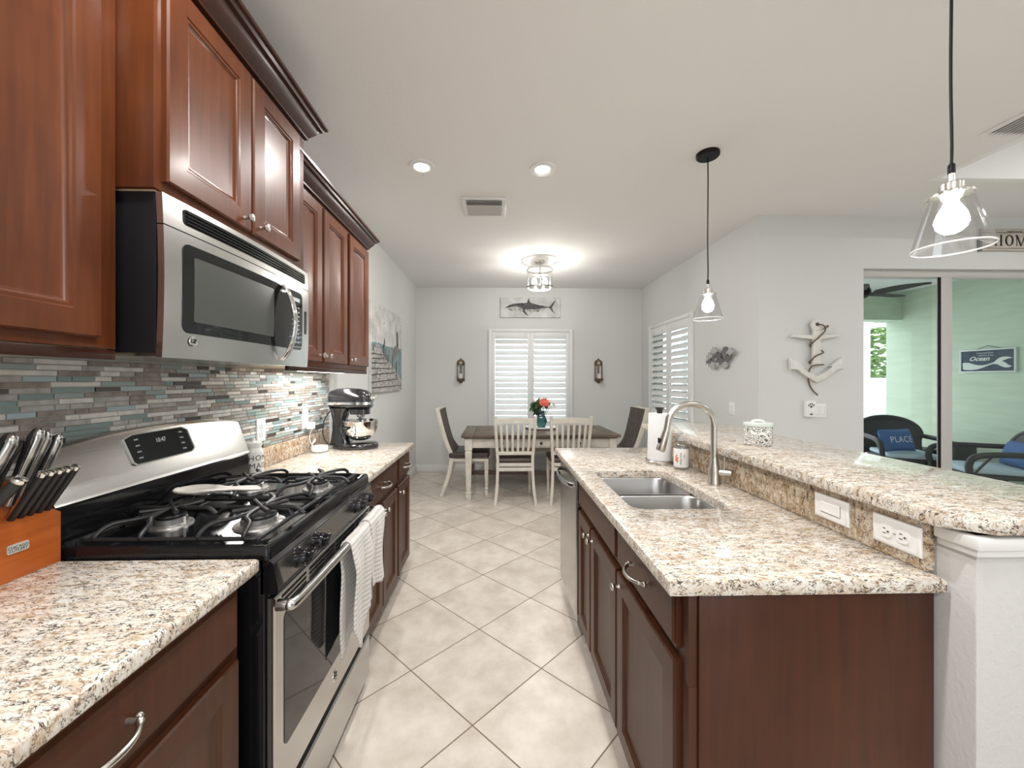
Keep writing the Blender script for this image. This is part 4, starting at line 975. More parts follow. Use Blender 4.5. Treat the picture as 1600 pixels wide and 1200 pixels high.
for s_ in (-1, 1): a, b_ = sorted((s_*(tx-.095), s_*(tx-.06))); m.box(a, b_, -ty+.08, ty-.08, .20, .25, bev=.004)
m.build('stretcher', M_TABLE, dt, label='dark brown low stretcher')
def slat_chair(label, loc, rz):
    """faces +y: seat toward +y, back at y=0"""
    t = thing('dining_chair', label, 'chair', loc, rz, None)
    hw = .205
    for s_ in (-1, 1):
        m = MB(); P_ = smooth([(s_*(hw+.018), -.055, 0), (s_*(hw-.004), -.008, .20), (s_*(hw-.012), .012, .44), (s_*(hw-.004), -.002, .60), (s_*(hw+.010), -.045, .85), (s_*(hw+.014), -.062, .965)], 5)
        m.loops([[(p.x+a, p.y+b_, p.z) for a, b_ in rrect(-.016, .016, -.019, .019, .005, 2)] for p in P_]); m.build('back_post', M_CREAM, t)
        m = MB(); turned_leg(m, s_*(hw-.012), .405, .43, .021); m.build('leg', M_CREAM, t)
    n = 16; L = []
    for i in range(n+1):
        u = -1+2*i/n; x = u*(hw-.004); cz = .945-.014*u*u+.008; yb = -.058+.018*u*u-.012
        L.append([(x, yb-.010, cz-.062), (x, yb+.010, cz-.062), (x, yb+.010, cz), (x, yb-.010, cz)])
    m = MB(); m.loops(L); m.build('crest_rail', M_CREAM, t)
    m = MB(); m.box(-hw+.01, hw-.01, -.014, .012, .535, .572, bev=.004); m.build('lower_rail', M_CREAM, t)
    for k in range(6):
        x = (-2.5+k)*.062; m = MB(); P_ = smooth([(x*.92, -.001, .565), (x*.97, -.034, .70), (x, -.056, .80), (x*1.02, -.066, .895)], 4)
        m.loops([[(p.x+a, p.y+b_, p.z) for a, b_ in rrect(-.0135, .0135, -.006, .006, .003, 2)] for p in P_]); m.build('slat', M_CREAM, t)
    m = MB(); m.box(-hw+.005, hw-.005, .0, .42, .405, .442, bev=.004); m.build('seat_rail', M_CREAM, t)
    m = MB(); m.box(-hw-.012, hw+.012, .006, .435, .440, .492, bev=.022, seg=4); m.build('seat', M_SEAT, t, label='dark brown padded seat')
    m = MB(); m.box(-hw+.01, hw-.01, -.010, .006, .355, .395, bev=.004); m.build('stretcher', M_CREAM, t)
    return t
slat_chair('cream slat-back chair on the near side of the table, left one', (.205, 4.235, 0), 0)
slat_chair('cream slat-back chair on the near side of the table, beside the island end', (.815, 4.235, 0), 0)
def host_chair(label, loc, rz):
    """faces +x: upholstered curved back at x=0"""
    t = thing('host_chair', label, 'chair', loc, rz)
    hw = .25
    prof = [(-.125, 1.01), (-.105, .90), (-.070, .76), (-.025, .62), (.035, .53), (.075, .50)]
    P_ = smooth([(x, 0, z) for x, z in prof], 5)
    hwz = lambda z: hw*(.86+.14*min(1, max(0, (z-.5)/.35)))*(1+.04*max(0, z-.8))
    for s_ in (-1, 1):
        m = MB(); Q = smooth([(-.135, 0, 1.015), (-.108, 0, .90), (-.072, 0, .76), (-.030, 0, .62), (.020, 0, .50), (.025, 0, .43), (-.005, 0, .26), (-.060, 0, .10), (-.095, 0, 0)], 5)
        m.loops([[(p.x+a, s_*hwz(p.z)+b_, p.z) for a, b_ in rrect(-.024, .024, -.018, .018, .006, 2)] for p in Q]); m.build('back_frame', M_CREAM, t)
        m = MB(); turned_leg(m, .435, s_*(hw-.03), .44, .024); m.build('leg', M_CREAM, t)
    m = MB(); L = []
    for p in P_: h = hwz(p.z)-.012; L.append([(p.x-.018, -h, p.z), (p.x+.022, -h, p.z), (p.x+.030, 0, p.z), (p.x+.022, h, p.z), (p.x-.018, h, p.z)])
    m.loops(L); m.build('backrest', M_UPH, t, label='dark brown upholstered back')
    m = MB(); m.box(-.160, -.118, -hw+.0, hw-.0, .995, 1.030, bev=.008); m.build('top_rail', M_CREAM, t)
    m = MB(); m.box(.0, .455, -hw+.02, hw-.02, .405, .440, bev=.004); m.build('seat_rail', M_CREAM, t)
    m = MB(); m.box(-.005, .470, -hw+.005, hw-.005, .440, .515, bev=.026, seg=4); st_ = m.build('seat', M_SEAT, t, label='dark brown padded seat')
    m = MB()
    for s_ in (-1, 1):
        for k in range(18): m.ball((.02+k*.0245, s_*(hw-.004), .452), .0045, seg=6, rings=4)
    for k in range(17): m.ball((.471, -hw+.03+k*.0275, .452), .0045, seg=6, rings=4)
    m.build('nailheads', M_NICKEL, st_)
    return t
host_chair('curved upholstered end chair with nailheads at the left end of the table', (-.555, 4.74, 0), 0)
host_chair('curved upholstered end chair at the right end of the table behind the bar', (1.66, 4.78, 0), PI)
bn = thing('dining_bench', 'dark cushioned bench on the window side of the dining table', 'bench', (.50, 5.44, 0))
m = MB(); m.box(-.60, .60, -.17, .17, .43, .50, bev=.022, seg=3); m.build('seat', M_SEAT, bn)
m = MB(); m.box(-.57, .57, -.15, .15, .37, .43, bev=.003); m.build('apron', M_CREAM, bn)
for sx_ in (-1, 1):
    for sy_ in (-1, 1): m = MB(); turned_leg(m, sx_*.54, sy_*.125, .43, .026); m.build('leg', M_CREAM, bn)
# centrepiece
m = MB(); m.lathe([(.205, .010), (.212, .014), (.214, .026), (.210, .030), (.202, .026), (.198, .018), (.001, .018)], seg=44); m.mi = 1; m.lathe([(.190, 0), (.208, .003), (.210, .012), (.001, .012)], seg=44)
single('round_tray', m, [M_CERW, M_TABLE], 'round white tray in the middle of the dining table', 'tray', loc=(.575, 4.93, .7405), local=True)
va = thing('flower_vase', 'faceted teal glass vase on the round white tray', 'vase', (.575, 4.92, .7595))
va.scale = (1.18, 1.18, 1.18)
M_TEAL = mat('teal glass', (.04, .17, .17), .06, trans=.55, coat=.5)
L_ = []
for z, r_, tw in ((0, .040, 0), (.015, .052, 0), (.065, .066, .39), (.12, .046, 0), (.155, .034, .39), (.175, .040, .39)):
    L_.append([(r_*math.cos(2*PI*k/8+tw), r_*math.sin(2*PI*k/8+tw), z) for k in range(8)])
m = MB(); m.loops(L_); m.build('vase_body', M_TEAL, va)
M_LEAF = mat('bouquet leaf', (.055, .13, .035), .5, var=.3, vscale=30); M_LEAFD = mat('dark leaf', (.03, .05, .03), .5)
M_CORAL = mat('coral petal', (.80, .16, .12), .6, sheen=.2); M_WPET = mat('white petal', (.80, .78, .74), .6); M_STEM = mat('stem', (.06, .12, .03), .6)
bq = Vector((.575, 4.92, .958))
def flower(name, label, tip, col, r_, nrow=3):
    tip = Vector(tip); base = bq+Vector((tip.x-bq.x, tip.y-bq.y, 0))*.18; t = thing(name, label, 'flower', base)
    m = MB(); m.tube([Vector((0, 0, -.10)), (tip-base)*.5, tip-base], .0022, 6); m.build('stem', M_STEM, t)
    dr_ = (tip-base).normalized()*.5+Vector((0, -.8, .3)); dr_.normalize(); q_ = Vector((0, 0, 1)).rotation_difference(dr_).to_matrix(); c_ = tip-base
    m = MB()
    for row in range(nrow):
        npet = 11-row*2; rr_ = r_*(1-.27*row)
        for k in range(npet):
            a = 2*PI*k/npet+row*.5
            def pf(u, v, a=a, rr_=rr_, row=row):
                s_ = (v-.5)*2; wd = rr_*.34*math.sin(PI*min(1, u*.85+.12)); d_ = rr_*u
                p = Vector((d_*math.cos(a)-s_*wd*math.sin(a), d_*math.sin(a)+s_*wd*math.cos(a), (.10+.30*row)*d_+.15*rr_*row-.25*wd*s_*s_))
                return c_+q_ @ p
            m.grid(pf, 4, 3)
    m.ball(c_+dr_*.006, r_*.25, seg=8, rings=6); m.build('petals', col, t)
    return t
flower('coral_flower', 'large coral pink flower in the teal vase', (.605, 4.87, 1.075), M_CORAL, .072, 4)
for (dx, dz, r_, ww) in ((.110, .112, .034, 'upper'), (.138, .070, .034, 'far right'), (.088, .052, .028, 'low'), (.040, .165, .018, 'topmost, tiny')):
    flower('white_flower', 'small white flower in the teal vase, %s of the white ones' % ww, (bq.x+dx*1.15, 4.87, bq.z+dz*1.1), M_WPET, r_, 2)
def leafsprig(label, dirs, mt_, size):
    t = thing('leafy_sprig', label, 'foliage', bq)
    m = MB(); rg_ = random.Random(int(size*1e4)+len(dirs))
    for d_ in dirs:
        d_ = Vector(d_); m.mi = 1; m.tube([Vector((0, 0, -.08)), d_*.5, d_], .0018, 5); m.mi = 0
        for k in range(12):
            c_ = d_*(.55+.45*rg_.random())+Vector((rg_.uniform(-1, 1), rg_.uniform(-1, 1), rg_.uniform(-1, 1)))*size*.9
            A_ = Matrix.Rotation(rg_.uniform(0, 6.28), 3, 'Z') @ Matrix.Rotation(rg_.uniform(.3, 1.6), 3, 'X')
            m.grid(lambda u, v: c_+A_ @ Vector(((v-.5)*size*1.1*math.sin(PI*(u*.92+.04)), (u-.5)*size*1.8, .12*size*math.sin(PI*u))), 5, 2)
    m.build('leaves', [mt_, M_STEM], t); return t
leafsprig('rounded green leaf cluster on the left of the bouquet', [(-.085, -.01, .10), (-.055, .02, .12), (-.11, 0, .07)], M_LEAF, .042)
leafsprig('green sprig rising behind the coral flower', [(.05, .03, .13), (.08, .0, .11)], M_LEAF, .028)
leafsprig('drooping dark leaves at the lower left of the bouquet', [(-.10, -.02, -.005), (-.05, -.03, .01)], M_LEAFD, .036)
# ---------------------------------------------------------------- wall decor
M_CANV = mat('pale canvas', (.60, .60, .59), .8, var=.22, vscale=7, bump=.4, bscale=300)
M_INK = mat('charcoal paint', (.07, .07, .072), .7, var=.6, vscale=28); M_INKL = mat('light grey paint', (.40, .40, .40), .7, var=.55, vscale=24)
# shark canvas on the far wall (faces -Y)
sx0, sz0, sw_, shh = .057, 2.292, .892, .300
sk_ = thing('wall_canvas', 'long pale canvas with a charcoal shark drawing above the far window', 'picture', (sx0+sw_/2, YB, sz0))
MB().box(-sw_/2, sw_/2, -.030, -.001, 0, shh, bev=.002).build('canvas', M_CANV, sk_)
def P2(poly, d0, d1, m): m.prism(poly, d0, d1, lambda u, v, h: (-sw_/2+u*sw_, -.030-h, v*shh))
up = [(.071,.476),(.136,.603),(.223,.689),(.342,.721),(.442,.73),(.451,.841),(.486,.975),(.482,.841),(.505,.73),(.582,.667),(.69,.594),(.712,.613),(.723,.571),(.804,.53),(.853,.651),(.897,.81),(.938,.889),(.908,.762),(.877,.603),(.862,.492),(.88,.333),(.921,.168),(.864,.302),(.826,.454),(.799,.492),(.712,.476),(.625,.397),(.516,.413),(.429,.381),(.342,.476),(.277,.556),(.19,.524),(.136,.492)]
be = [(.071,.476),(.136,.486),(.19,.514),(.277,.543),(.342,.467),(.429,.371),(.516,.403),(.625,.39),(.712,.467),(.799,.492),(.701,.381),(.614,.308),(.516,.26),(.408,.244),(.299,.276),(.212,.333),(.168,.333),(.125,.413)]
m = MB(); m.mi = 0; P2(up, 0, .0008, m); m.mi = 0; P2([(.37,.444),(.408,.413),(.418,.286),(.473,.073),(.408,.175),(.375,.302)], 0, .0012, m)
for k in range(5): x = .285+k*.018; P2([(x, .40), (x+.005, .40), (x+.012, .52), (x+.006, .52)], 0, .0012, m)
P2([(.14, .40), (.20, .36), (.205, .375), (.15, .43)], 0, .0012, m); P2([(.60,.31),(.64,.29),(.645,.33),(.61,.34)], 0, .0012, m)
m.mi = 1; P2(be, 0, .0004, m); m.build('shark_drawing', [M_INK, M_INKL], sk_)
# pier canvas on the left wall (faces +X)
py0, pz0, pw_, ph_ = 3.62, 1.24, 1.13, .875
pc = thing('wall_canvas', 'tall weathered canvas of a wooden pier with pelicans on the left wall', 'picture', (WX, py0+pw_/2, pz0))
MB().box(.001, .030, -pw_/2, pw_/2, 0, ph_, bev=.002).build('canvas', M_CANV, pc)
m = MB()
def PP(poly, lvl, mi): m.mi = mi; m.prism(poly, 0, lvl, lambda u, v, h: (.030+h, -pw_/2+min(max(u, 0), 1)*pw_, min(max(v, 0), 1)*ph_))
PP([(0,.55),(.19,.56),(.45,.55),(1,.57),(1,.13),(.87,.15),(.75,.21),(.32,.46),(.19,.54),(0,.51)], .0004, 1)
PP([(0,.51),(.19,.54),(.32,.45),(.74,.27),(1,.13),(1,0),(0,0)], .0008, 2)
for (a, b_) in (((.02,.38),(.38,.40)), ((.0,.33),(.45,.35)), ((0,.27),(.6,.29)), ((0,.20),(.72,.24)), ((0,.12),(.89,.16)), ((0,.43),(.33,.44)), ((0,.06),(1,.07))):
    PP([a, b_, (b_[0], b_[1]-.010), (a[0], a[1]-.014)], .0014, 0)
for (u, v1, v0) in ((.35,.52,.40),(.41,.51,.38),(.48,.45,.34),(.63,.47,.27),(.78,.38,.16),(.045,.52,.46)): PP([(u-.012, v0), (u+.012, v0), (u+.012, v1), (u-.012, v1)], .0018, 0)
PP([(.29,.50),(.36,.44),(.5,.36),(.49,.35),(.30,.47)], .0012, 0)
PP([(.63,.45),(.66,.54),(.74,.59),(.81,.60),(.80,.77),(.84,.78),(.86,.58),(.83,.5),(.74,.45),(.67,.41)], .0022, 3)
PP([(.795,.60),(.79,.77),(.825,.79),(.84,.66),(.85,.56)], .0026, 0)
PP([(.3,.52),(.34,.57),(.36,.64),(.38,.59),(.37,.54),(.34,.51)], .0022, 0)
rg_ = random.Random(5)
for k in range(26):
    u, v = rg_.random(), .62+.36*rg_.random(); s_ = .01+.02*rg_.random(); PP([(u, v), (u+s_*1.5, v+s_*.3), (u+s_, v+s_*.8)], .0003, 2)
m.build('pier_painting', [mat('pier dark paint', (.06, .06, .058), .7), mat('teal water paint', (.20, .28, .285), .7, var=.35, vscale=12), mat('weathered plank paint', (.40, .385, .37), .8, var=.5, vscale=14, stretch=(1, 1, 4)), mat('pelican paint', (.22, .21, .20), .8, var=.5, vscale=30)], pc)
# candle sconces on the far wall
M_DRIFT = mat('weathered sconce wood', (.13, .095, .065), .7, var=.5, vscale=30)
def sconce(label, x, flip=1):
    t = thing('candle_sconce', label, 'sconce', (x, YB, 1.315))
    m = MB(); pl_ = [(-.060, .270), (-.03, .262), (.03, .262), (.060, .270), (.060, .31), (.048, .335), (.022, .350), (0, .375), (-.022, .350), (-.048, .335), (-.060, .31)]
    m.box(-.056, -.044, -.012, -.002, .04, .28); m.box(.044, .056, -.012, -.002, .04, .28); m.box(-.014, .014, -.012, -.002, .04, .28); m.prism([(-.058, .03), (.058, .03), (.058, .075), (-.058, .075)], .002, .014, lambda u, v, h: (u, -h, v))
    m.prism(pl_, .002, .014, lambda u, v, h: (u, -h, v))
    m.prism([(-.03, .03), (.03, .03), (.012, 0), (-.012, 0)], .002, .02, lambda u, v, h: (u, -h, v)); m.build('backplate', M_DRIFT, t)
    m = MB(); m.lathe([(.040, .030), (.052, .050), (.056, .066), (.050, .070), (.001, .070)], c=(0, -.065, 0), seg=18); m.box(-.02, .02, -.05, -.01, .04, .06); m.build('shelf', M_DRIFT, t)
    m = MB(); m.lathe([(.028, .071), (.028, .140), (.004, .142)], c=(0, -.065, 0), seg=20); cdl = m.build('candle', mat('wax', (.72, .68, .62), .6) if 'wax' not in bpy.data.materials else bpy.data.materials['wax'], t)
    m = MB(); m.lathe([(.046, .072), (.046, .270)], c=(0, -.065, 0), seg=24, cap=False); m.build('glass_chimney', M_GLASS, t)
    m = MB(); st = []
    for k in range(10): a = PI/2+k*PI/5; r_ = .040 if k % 2 == 0 else .013; st.append((r_*math.cos(a), .305+r_*math.sin(a)))
    m.prism(st, .014, .026, lambda u, v, h: (u, -h, v)); m.build('starfish', mat('starfish', (.66, .60, .52), .8) if 'starfish' not in bpy.data.materials else bpy.data.materials['starfish'], t, label='cream starfish')
    m = MB()
    for s_ in (-1, 1): m.tube([(s_*.052, -.03, .06), (s_*.052, -.03, .315)], .004, 6)
    m.tube([(-.052, -.03, .315), (0, -.11, .317), (.052, -.03, .315)], .004, 6); m.build('wire_guard', M_DRIFT, t); return t
sconce('weathered starfish candle sconce on the far wall left of the shuttered window', -.533)
sconce('weathered starfish candle sconce on the far wall right of the shuttered window', 1.527)
# metal fish on the right wall (faces -X)
fs = thing('fish_wall_art', 'cluster of grey metal fish mounted on the right wall beside the shutters', 'wall art', (XR, 3.67, 1.50))
for n_, (cx_, cy_, tone, a_) in enumerate(((370,660,1,.1),(410,480,0,.2),(590,330,0,.1),(660,510,1,.15),(900,370,1,.3),(1090,420,0,.2),(740,690,1,-.1),(980,590,1,.2),(540,800,0,-.1),(870,800,0,0))):
    Y = 3.946-(cx_/20-10)*.0105-3.67; Z = 1.583-(cy_/20-28)*.0063-1.50; d_ = .020+.010*(n_ % 3)
    m = MB(); body = [(.050*math.cos(q)*(1 if math.cos(q) > 0 else 1.1), .031*math.sin(q)*(1-.25*(math.cos(q) < -.5))) for q in [2*PI*k/20 for k in range(20)]]
    ca, sa = math.cos(a_), math.sin(a_)
    def fp(u, v, h, Y=Y, Z=Z, d_=d_): uu, vv = u*ca-v*sa, u*sa+v*ca; return (-d_-h-.010*(1-(u/.07)**2-(v/.045)**2)*.5, Y-uu, Z+vv)
    m.prism(body, 0, .003, fp); m.prism([(-.045, 0), (-.082, .024), (-.070, 0), (-.082, -.024)], 0, .003, fp); m.prism([(.01, .029), (-.02, .042), (-.03, .024)], 0, .003, fp); m.prism([(.0, -.028), (-.02, -.041), (-.03, -.023)], 0, .003, fp)
    fo = m.build('fish', [mat('dark fish metal', (.16, .16, .155), .4, .6), mat('pale fish metal', (.46, .455, .44), .4, .4)][1-tone] if n_ < 0 else (M_NICKEL if False else (bpy.data.materials.get('fish%d' % tone) or mat('fish%d' % tone, (.15, .15, .145) if tone else (.45, .445, .43), .45, .5))), fs)
    m = MB(); m.ball((-d_-.008, Y-.042*ca, Z+.006+.042*sa), .004, seg=8, rings=5); m.build('eye', M_SLOT, fo)
m = MB()
for (a, b_, c1_, c2_) in ((-.13, .0, .12, .09), (-.05, .05, .05, .11), (.10, .03, .13, .05), (0, .04, .02, .10)): m.tube([(-.012, -a-.02, b_+.04), (-.012, -c1_+.05, c2_)], .003, 6)
m.tube([(-.010, -.12, .08), (-.010, .14, .05)], .003, 6); m.tube([(-.001, 0, .06), (-.02, 0, .06)], .004, 6); m.build('support_rod', M_SLOT, fs)
outlet('light_switch', 'single white switch plate on the right wall below the metal fish', (XR, 3.525, 1.095), R(-90), False, 'rocker')
# anchor on the slider wall (faces -Y)
M_ANC = mat('white painted anchor', (.70, .69, .66), .6, var=.08, vscale=25)
an = thing('wall_anchor', 'white wooden anchor wound with brown rope on the wall left of the slider', 'wall decoration', (2.652, YS, 1.37))
fnA = lambda u, v, h: (u, -h, v)
m = MB(); m.prism([(-.036, .11), (.030, .11), (.032, .40), (-.030, .40)], .02, .045, fnA, bev=.004)
m.prism([(-.030, .40), (.026, .40), (.038, .425), (.045, .45), (.036, .475), (.012, .492), (-.016, .492), (-.040, .475), (-.048, .45), (-.042, .425)], .02, .045, fnA, bev=.004)
shk = m.build('shank', M_ANC, an)
m = MB(); m.lathe([(.014, 0), (.014, .004), (.001, .004)], c=(-.002, -.0452, .452), seg=18, M=Matrix.Rotation(PI/2, 3, 'X')); m.build('eye_hole', M_SLOT, shk)
m = MB(); m.prism([(-.205, .345), (-.20, .372), (-.03, .362), (.03, .362), (.19, .378), (.195, .352), (.03, .328), (-.03, .328)], .012, .04, fnA, bev=.004); m.build('stock', M_ANC, an)
m = MB(); L_ = [(-.225, .175), (-.215, .075), (-.165, .085), (-.10, .030), (0, -.030), (.09, .010), (.17, .085), (.222, .080), (.215, .178), (.115, .105), (.135, .100), (.07, .05), (0, .018), (-.08, .058), (-.135, .11), (-.125, .125)]
m.prism(L_, .008, .04, fnA, bev=.004); m.build('arms', M_ANC, an)
m = MB(); rp_ = smooth([(0, -.05, .452), (.03, -.06, .445), (.055, -.056, .42), (.05, -.055, .39), (.0, -.056, .34), (-.036, -.052, .31), (-.045, -.02, .28), (.03, -.012, .25), (.042, -.04, .232), (.038, -.055, .215), (-.02, -.055, .19), (-.044, -.04, .16), (-.04, -.012, .135), (.04, -.012, .12), (.045, -.05, .118), (-.045, -.05, .108), (-.06, -.03, .06), (-.05, -.015, -.02), (-.02, -.012, -.085), (.03, -.012, -.135)], 6)
m.tube(rp_, .0055, 8); m.tube(smooth([(.045, -.06, .43), (.075, -.062, .438), (.06, -.065, .42), (.03, -.062, .41)], 4), .005, 7); m.build('rope', mat('brown rope', (.14, .10, .07), .9, bump=.8, bscale=300), an, label='brown rope wound round the shank')
outlet('light_switch', 'double white switch plate on the wall under the anchor', (2.705, YS, 1.105), 0, False, 'double')
pb = thing('paw_dispenser', 'small white box with a black paw print beside the double switch', 'wall box', (2.608, YS, 1.055))
m = MB(); m.box(-.042, .042, -.035, -.001, 0, .135, bev=.005); m.build('box', M_PLASTW, pb)
m = MB()
for (u, v, a, b_) in ((0, .085, .012, .009), (-.020, .096, .006, .008), (-.007, .107, .006, .008), (.009, .107, .006, .008), (.022, .096, .006, .008), (0, .022, .013, .007)):
    m.loops([[(u+a*math.cos(q), -.035-h, v+b_*math.sin(q)) for q in [2*PI*k/14 for k in range(14)]] for h in (0, .0006)])
m.build('paw_print', M_SLOT, pb)
# HOME sign
hs = thing('home_sign', 'whitewashed wooden sign lettered HOME above the sliding door', 'sign', (4.36, YS, 2.452))
M_HS = mat('whitewashed sign wood', (.50, .46, .41), .75, var=.15, vscale=10, stretch=(1, 1, 6))
m = MB(); m.box(-.28, .28, -.022, -.002, 0, .185, bev=.002); m.build('board', M_HS, hs)
m = MB()
for s_ in (-1, 1): m.box(s_*.287-.009, s_*.287+.009, -.026, -.002, -.004, .125, bev=.003)
m.build('end_block', mat('grey sign end', (.16, .155, .15), .7), hs)
m = MB()
for s_ in (.150, .018): m.box(-.275, .275, -.0235, -.0215, s_-.0015, s_+.0015)
def serifH(x): 
    for a in (x, x+.045): m.box(a, a+.012, -.0240, -.022, .040, .130); m.box(a-.006, a+.018, -.0240, -.022, .040, .043); m.box(a-.006, a+.018, -.0240, -.022, .127, .130)
    m.box(x+.01, x+.047, -.0240, -.022, .083, .087)
serifH(-.165)
m.loops([[(-.042+a*math.cos(q), -.022-h, .085+b_*math.sin(q)) for q in [2*PI*k/28 for k in range(28)]] for (a, b_, h) in ((.036, .046, 0), (.036, .046, .002), (.022, .041, .002), (.022, .041, 0))], cap=False)
for a, b_ in (((.020, .040), (.020, .130)), ((.086, .040), (.086, .130))): m.box(a[0], a[0]+(.004 if a[0] < .05 else .012), -.0240, -.022, .040, .130); m.box(a[0]-.007, a[0]+.016, -.0240, -.022, .040, .043)
m.prism([(.014, .130), (.028, .130), (.060, .050), (.090, .130), (.098, .130), (.060, .036), (.054, .036)], .022, .024, fnA)
m.box(.128, .140, -.0240, -.022, .040, .130)
for zz in (.040, .084, .127): m.box(.122, .178, -.0240, -.022, zz, zz+.003)
m.text('welcome to our', .020, lambda x, y, z: (x, -.0235-z, .160+y), .0002)
m.build('lettering', M_BLKMAT, hs)
# ---------------------------------------------------------------- ceiling fixtures
def lamp_light(kind, name, parent, loc, power, size=.11, col=(1, .97, .935)):
    l = bpy.data.lights.new(name, kind); l.energy = power; l.color = col
    if kind == 'AREA': l.shape = 'DISK'; l.size = size
    else: l.shadow_soft_size = size
    o = bpy.data.objects.new(name, l); COL.objects.link(o); o.parent = parent; o.location = loc; return o
DL = [(-.483, 2.49, 'recessed ceiling downlight on the left of the pair before the vent'), (.300, 2.50, 'recessed ceiling downlight on the right of the pair before the vent'),
      (-.483, .75, 'recessed ceiling downlight over the range, out of view'), (.300, .75, 'recessed ceiling downlight over the aisle, out of view'),
      (-.483, -1.2, 'recessed ceiling downlight behind the camera on the left'), (.300, -1.2, 'recessed ceiling downlight behind the camera on the right'),
      (2.2, -.2, 'recessed ceiling downlight behind the camera near the bar'), (2.35, 1.9, 'recessed ceiling downlight over the living side of the bar')]  # the one behind the camera near the bar is added as fill light
proto = None
for x, y, lbl in DL:
    if abs(x-2.35) < .01: continue
    if proto is None:
        proto = t = thing('ceiling_downlight', lbl, 'ceiling light', (x, y, H), 0, 'recessed downlights')
        m = MB(); m.lathe([(.046, -.004), (.054, -.010), (.082, -.008), (.086, -.002), (.086, 0), (.046, 0)], seg=40, cap=False); m.build('trim_ring', M_PLASTW, t)
        m = MB(); m.lathe([(.001, -.0045), (.047, -.0045), (.047, -.001), (.001, -.001)], seg=40); m.build('lens', M_LENS, t)
    else: t = copy_thing(proto, (x, y, H), label=lbl)
lamps = [o for o in COL.objects if o.name.startswith('ceiling_downlight')]
for o in lamps: lamp_light('AREA', 'lamp_light', o, (0, 0, -.011), LAMP, .088)
cv = thing('ceiling_vent', 'rectangular white air vent in the ceiling past the two downlights', 'vent', (-.097, 3.055, H))
m = MB(); x0, x1, y0, y1 = -.172, .172, -.165, .165; fr_ = .035
for a in ((x0, x1, y0, y0+fr_), (x0, x1, y1-fr_, y1), (x0, x0+fr_, y0+fr_, y1-fr_), (x1-fr_, x1, y0+fr_, y1-fr_)): m.box(a[0], a[1], a[2], a[3], -.014, 0, bev=.004)
m.build('frame', M_WHITE, cv)
m = MB(); m.box(x0+fr_, x1-fr_, y0+fr_, y1-fr_, -.002, 0); m.build('duct', M_SLOT, cv, label='dark duct opening')
m = MB()
for k in range(9):
    yc = y0+fr_+.014+k*.029; tilt = R(50) if k < 3 else R(-38)
    m.cbox((0, 0, 0), (x1-x0-2*fr_, .026, .0015), 0, 2, Matrix.Translation((0, yc, -.011)) @ Matrix.Rotation(tilt, 4, 'X'))
m.build('slats', mat('vent slat paint', (.55, .54, .52), .5), cv)
rv = thing('return_vent', 'long white ceiling return grille at the right beside the raised tray', 'vent', (3.05-.17, 1.78, H))
m = MB(); x0, x1, y0, y1 = -.17, .12, -.34, .32
for a in ((x0, x1, y0, y0+.03), (x0, x1, y1-.03, y1), (x0, x0+.03, y0+.03, y1-.03), (x1-.03, x1, y0+.03, y1-.03)): m.box(a[0], a[1], a[2], a[3], -.010, 0, bev=.003)
m.build('frame', M_CEIL, rv)
m = MB()
for k in range(9): m.cbox((0, 0, 0), (.026, y1-y0-.06, .0015), 0, 2, Matrix.Translation((x0+.045+k*.025, 0, -.008)) @ Matrix.Rotation(R(-35), 4, 'Y'))
m.build('slats', M_CEIL, rv)
# semi-flush drum light over the table
sf = thing('drum_ceiling_light', 'clear glass drum light on a short stem over the dining table', 'ceiling light', (.50, 4.44, H))
m = MB(); m.lathe([(.058, 0), (.058, -.012), (.050, -.022), (.008, -.024), (.008, -.024)], seg=28); m.build('canopy', M_NICKEL, sf)
m = MB(); m.tube([(0, 0, -.02), (0, 0, -.185)], .005, 8); m.tube([(-.07, 0, -.185), (.07, 0, -.185)], .005, 8)
for s_ in (-1, 1): m.lathe([(.014, -.20), (.014, -.175), (.001, -.175)], c=(s_*.062, 0, 0), seg=14)
m.build('stem', M_NICKEL, sf)
m = MB(); m.lathe([(.001, -.168), (.088, -.170), (.092, -.174), (.088, -.177), (.001, -.176)], seg=32); m.build('added_baffle', M_NICKEL, sf)  # plate added above the bulbs to cut their bright spot on the ceiling
for z0, z1 in ((-.112, -.094), (-.318, -.298)):
    m = MB(); m.lathe([(.146, z0), (.152, z0), (.152, z1), (.146, z1)], seg=44, cap=False); m.lathe([(.1465, z0), (.1465, z1)], seg=44, cap=False); m.build('hoop', M_NICKEL, sf)
m = MB()
for k in range(3): a = k*2*PI/3+.5; m.tube([(.149*math.cos(a), .149*math.sin(a), -.31), (.149*math.cos(a), .149*math.sin(a), -.075)], .0035, 6); m.tube([(.149*math.cos(a), .149*math.sin(a), -.10), (0, 0, -.10)], .0025, 6)
m.build('strut', M_NICKEL, sf)
m = MB(); m.lathe([(.144, -.315), (.144, -.10)], seg=44, cap=False); m.build('glass_drum', M_GLASS, sf)
for s_ in (-1, 1):
    m = MB(); m.lathe([(.012, -.200), (.022, -.225), (.030, -.250), (.022, -.275), (.001, -.282)], c=(s_*.062, 0, 0), seg=18); b_ = m.build('bulb', M_BULB, sf)
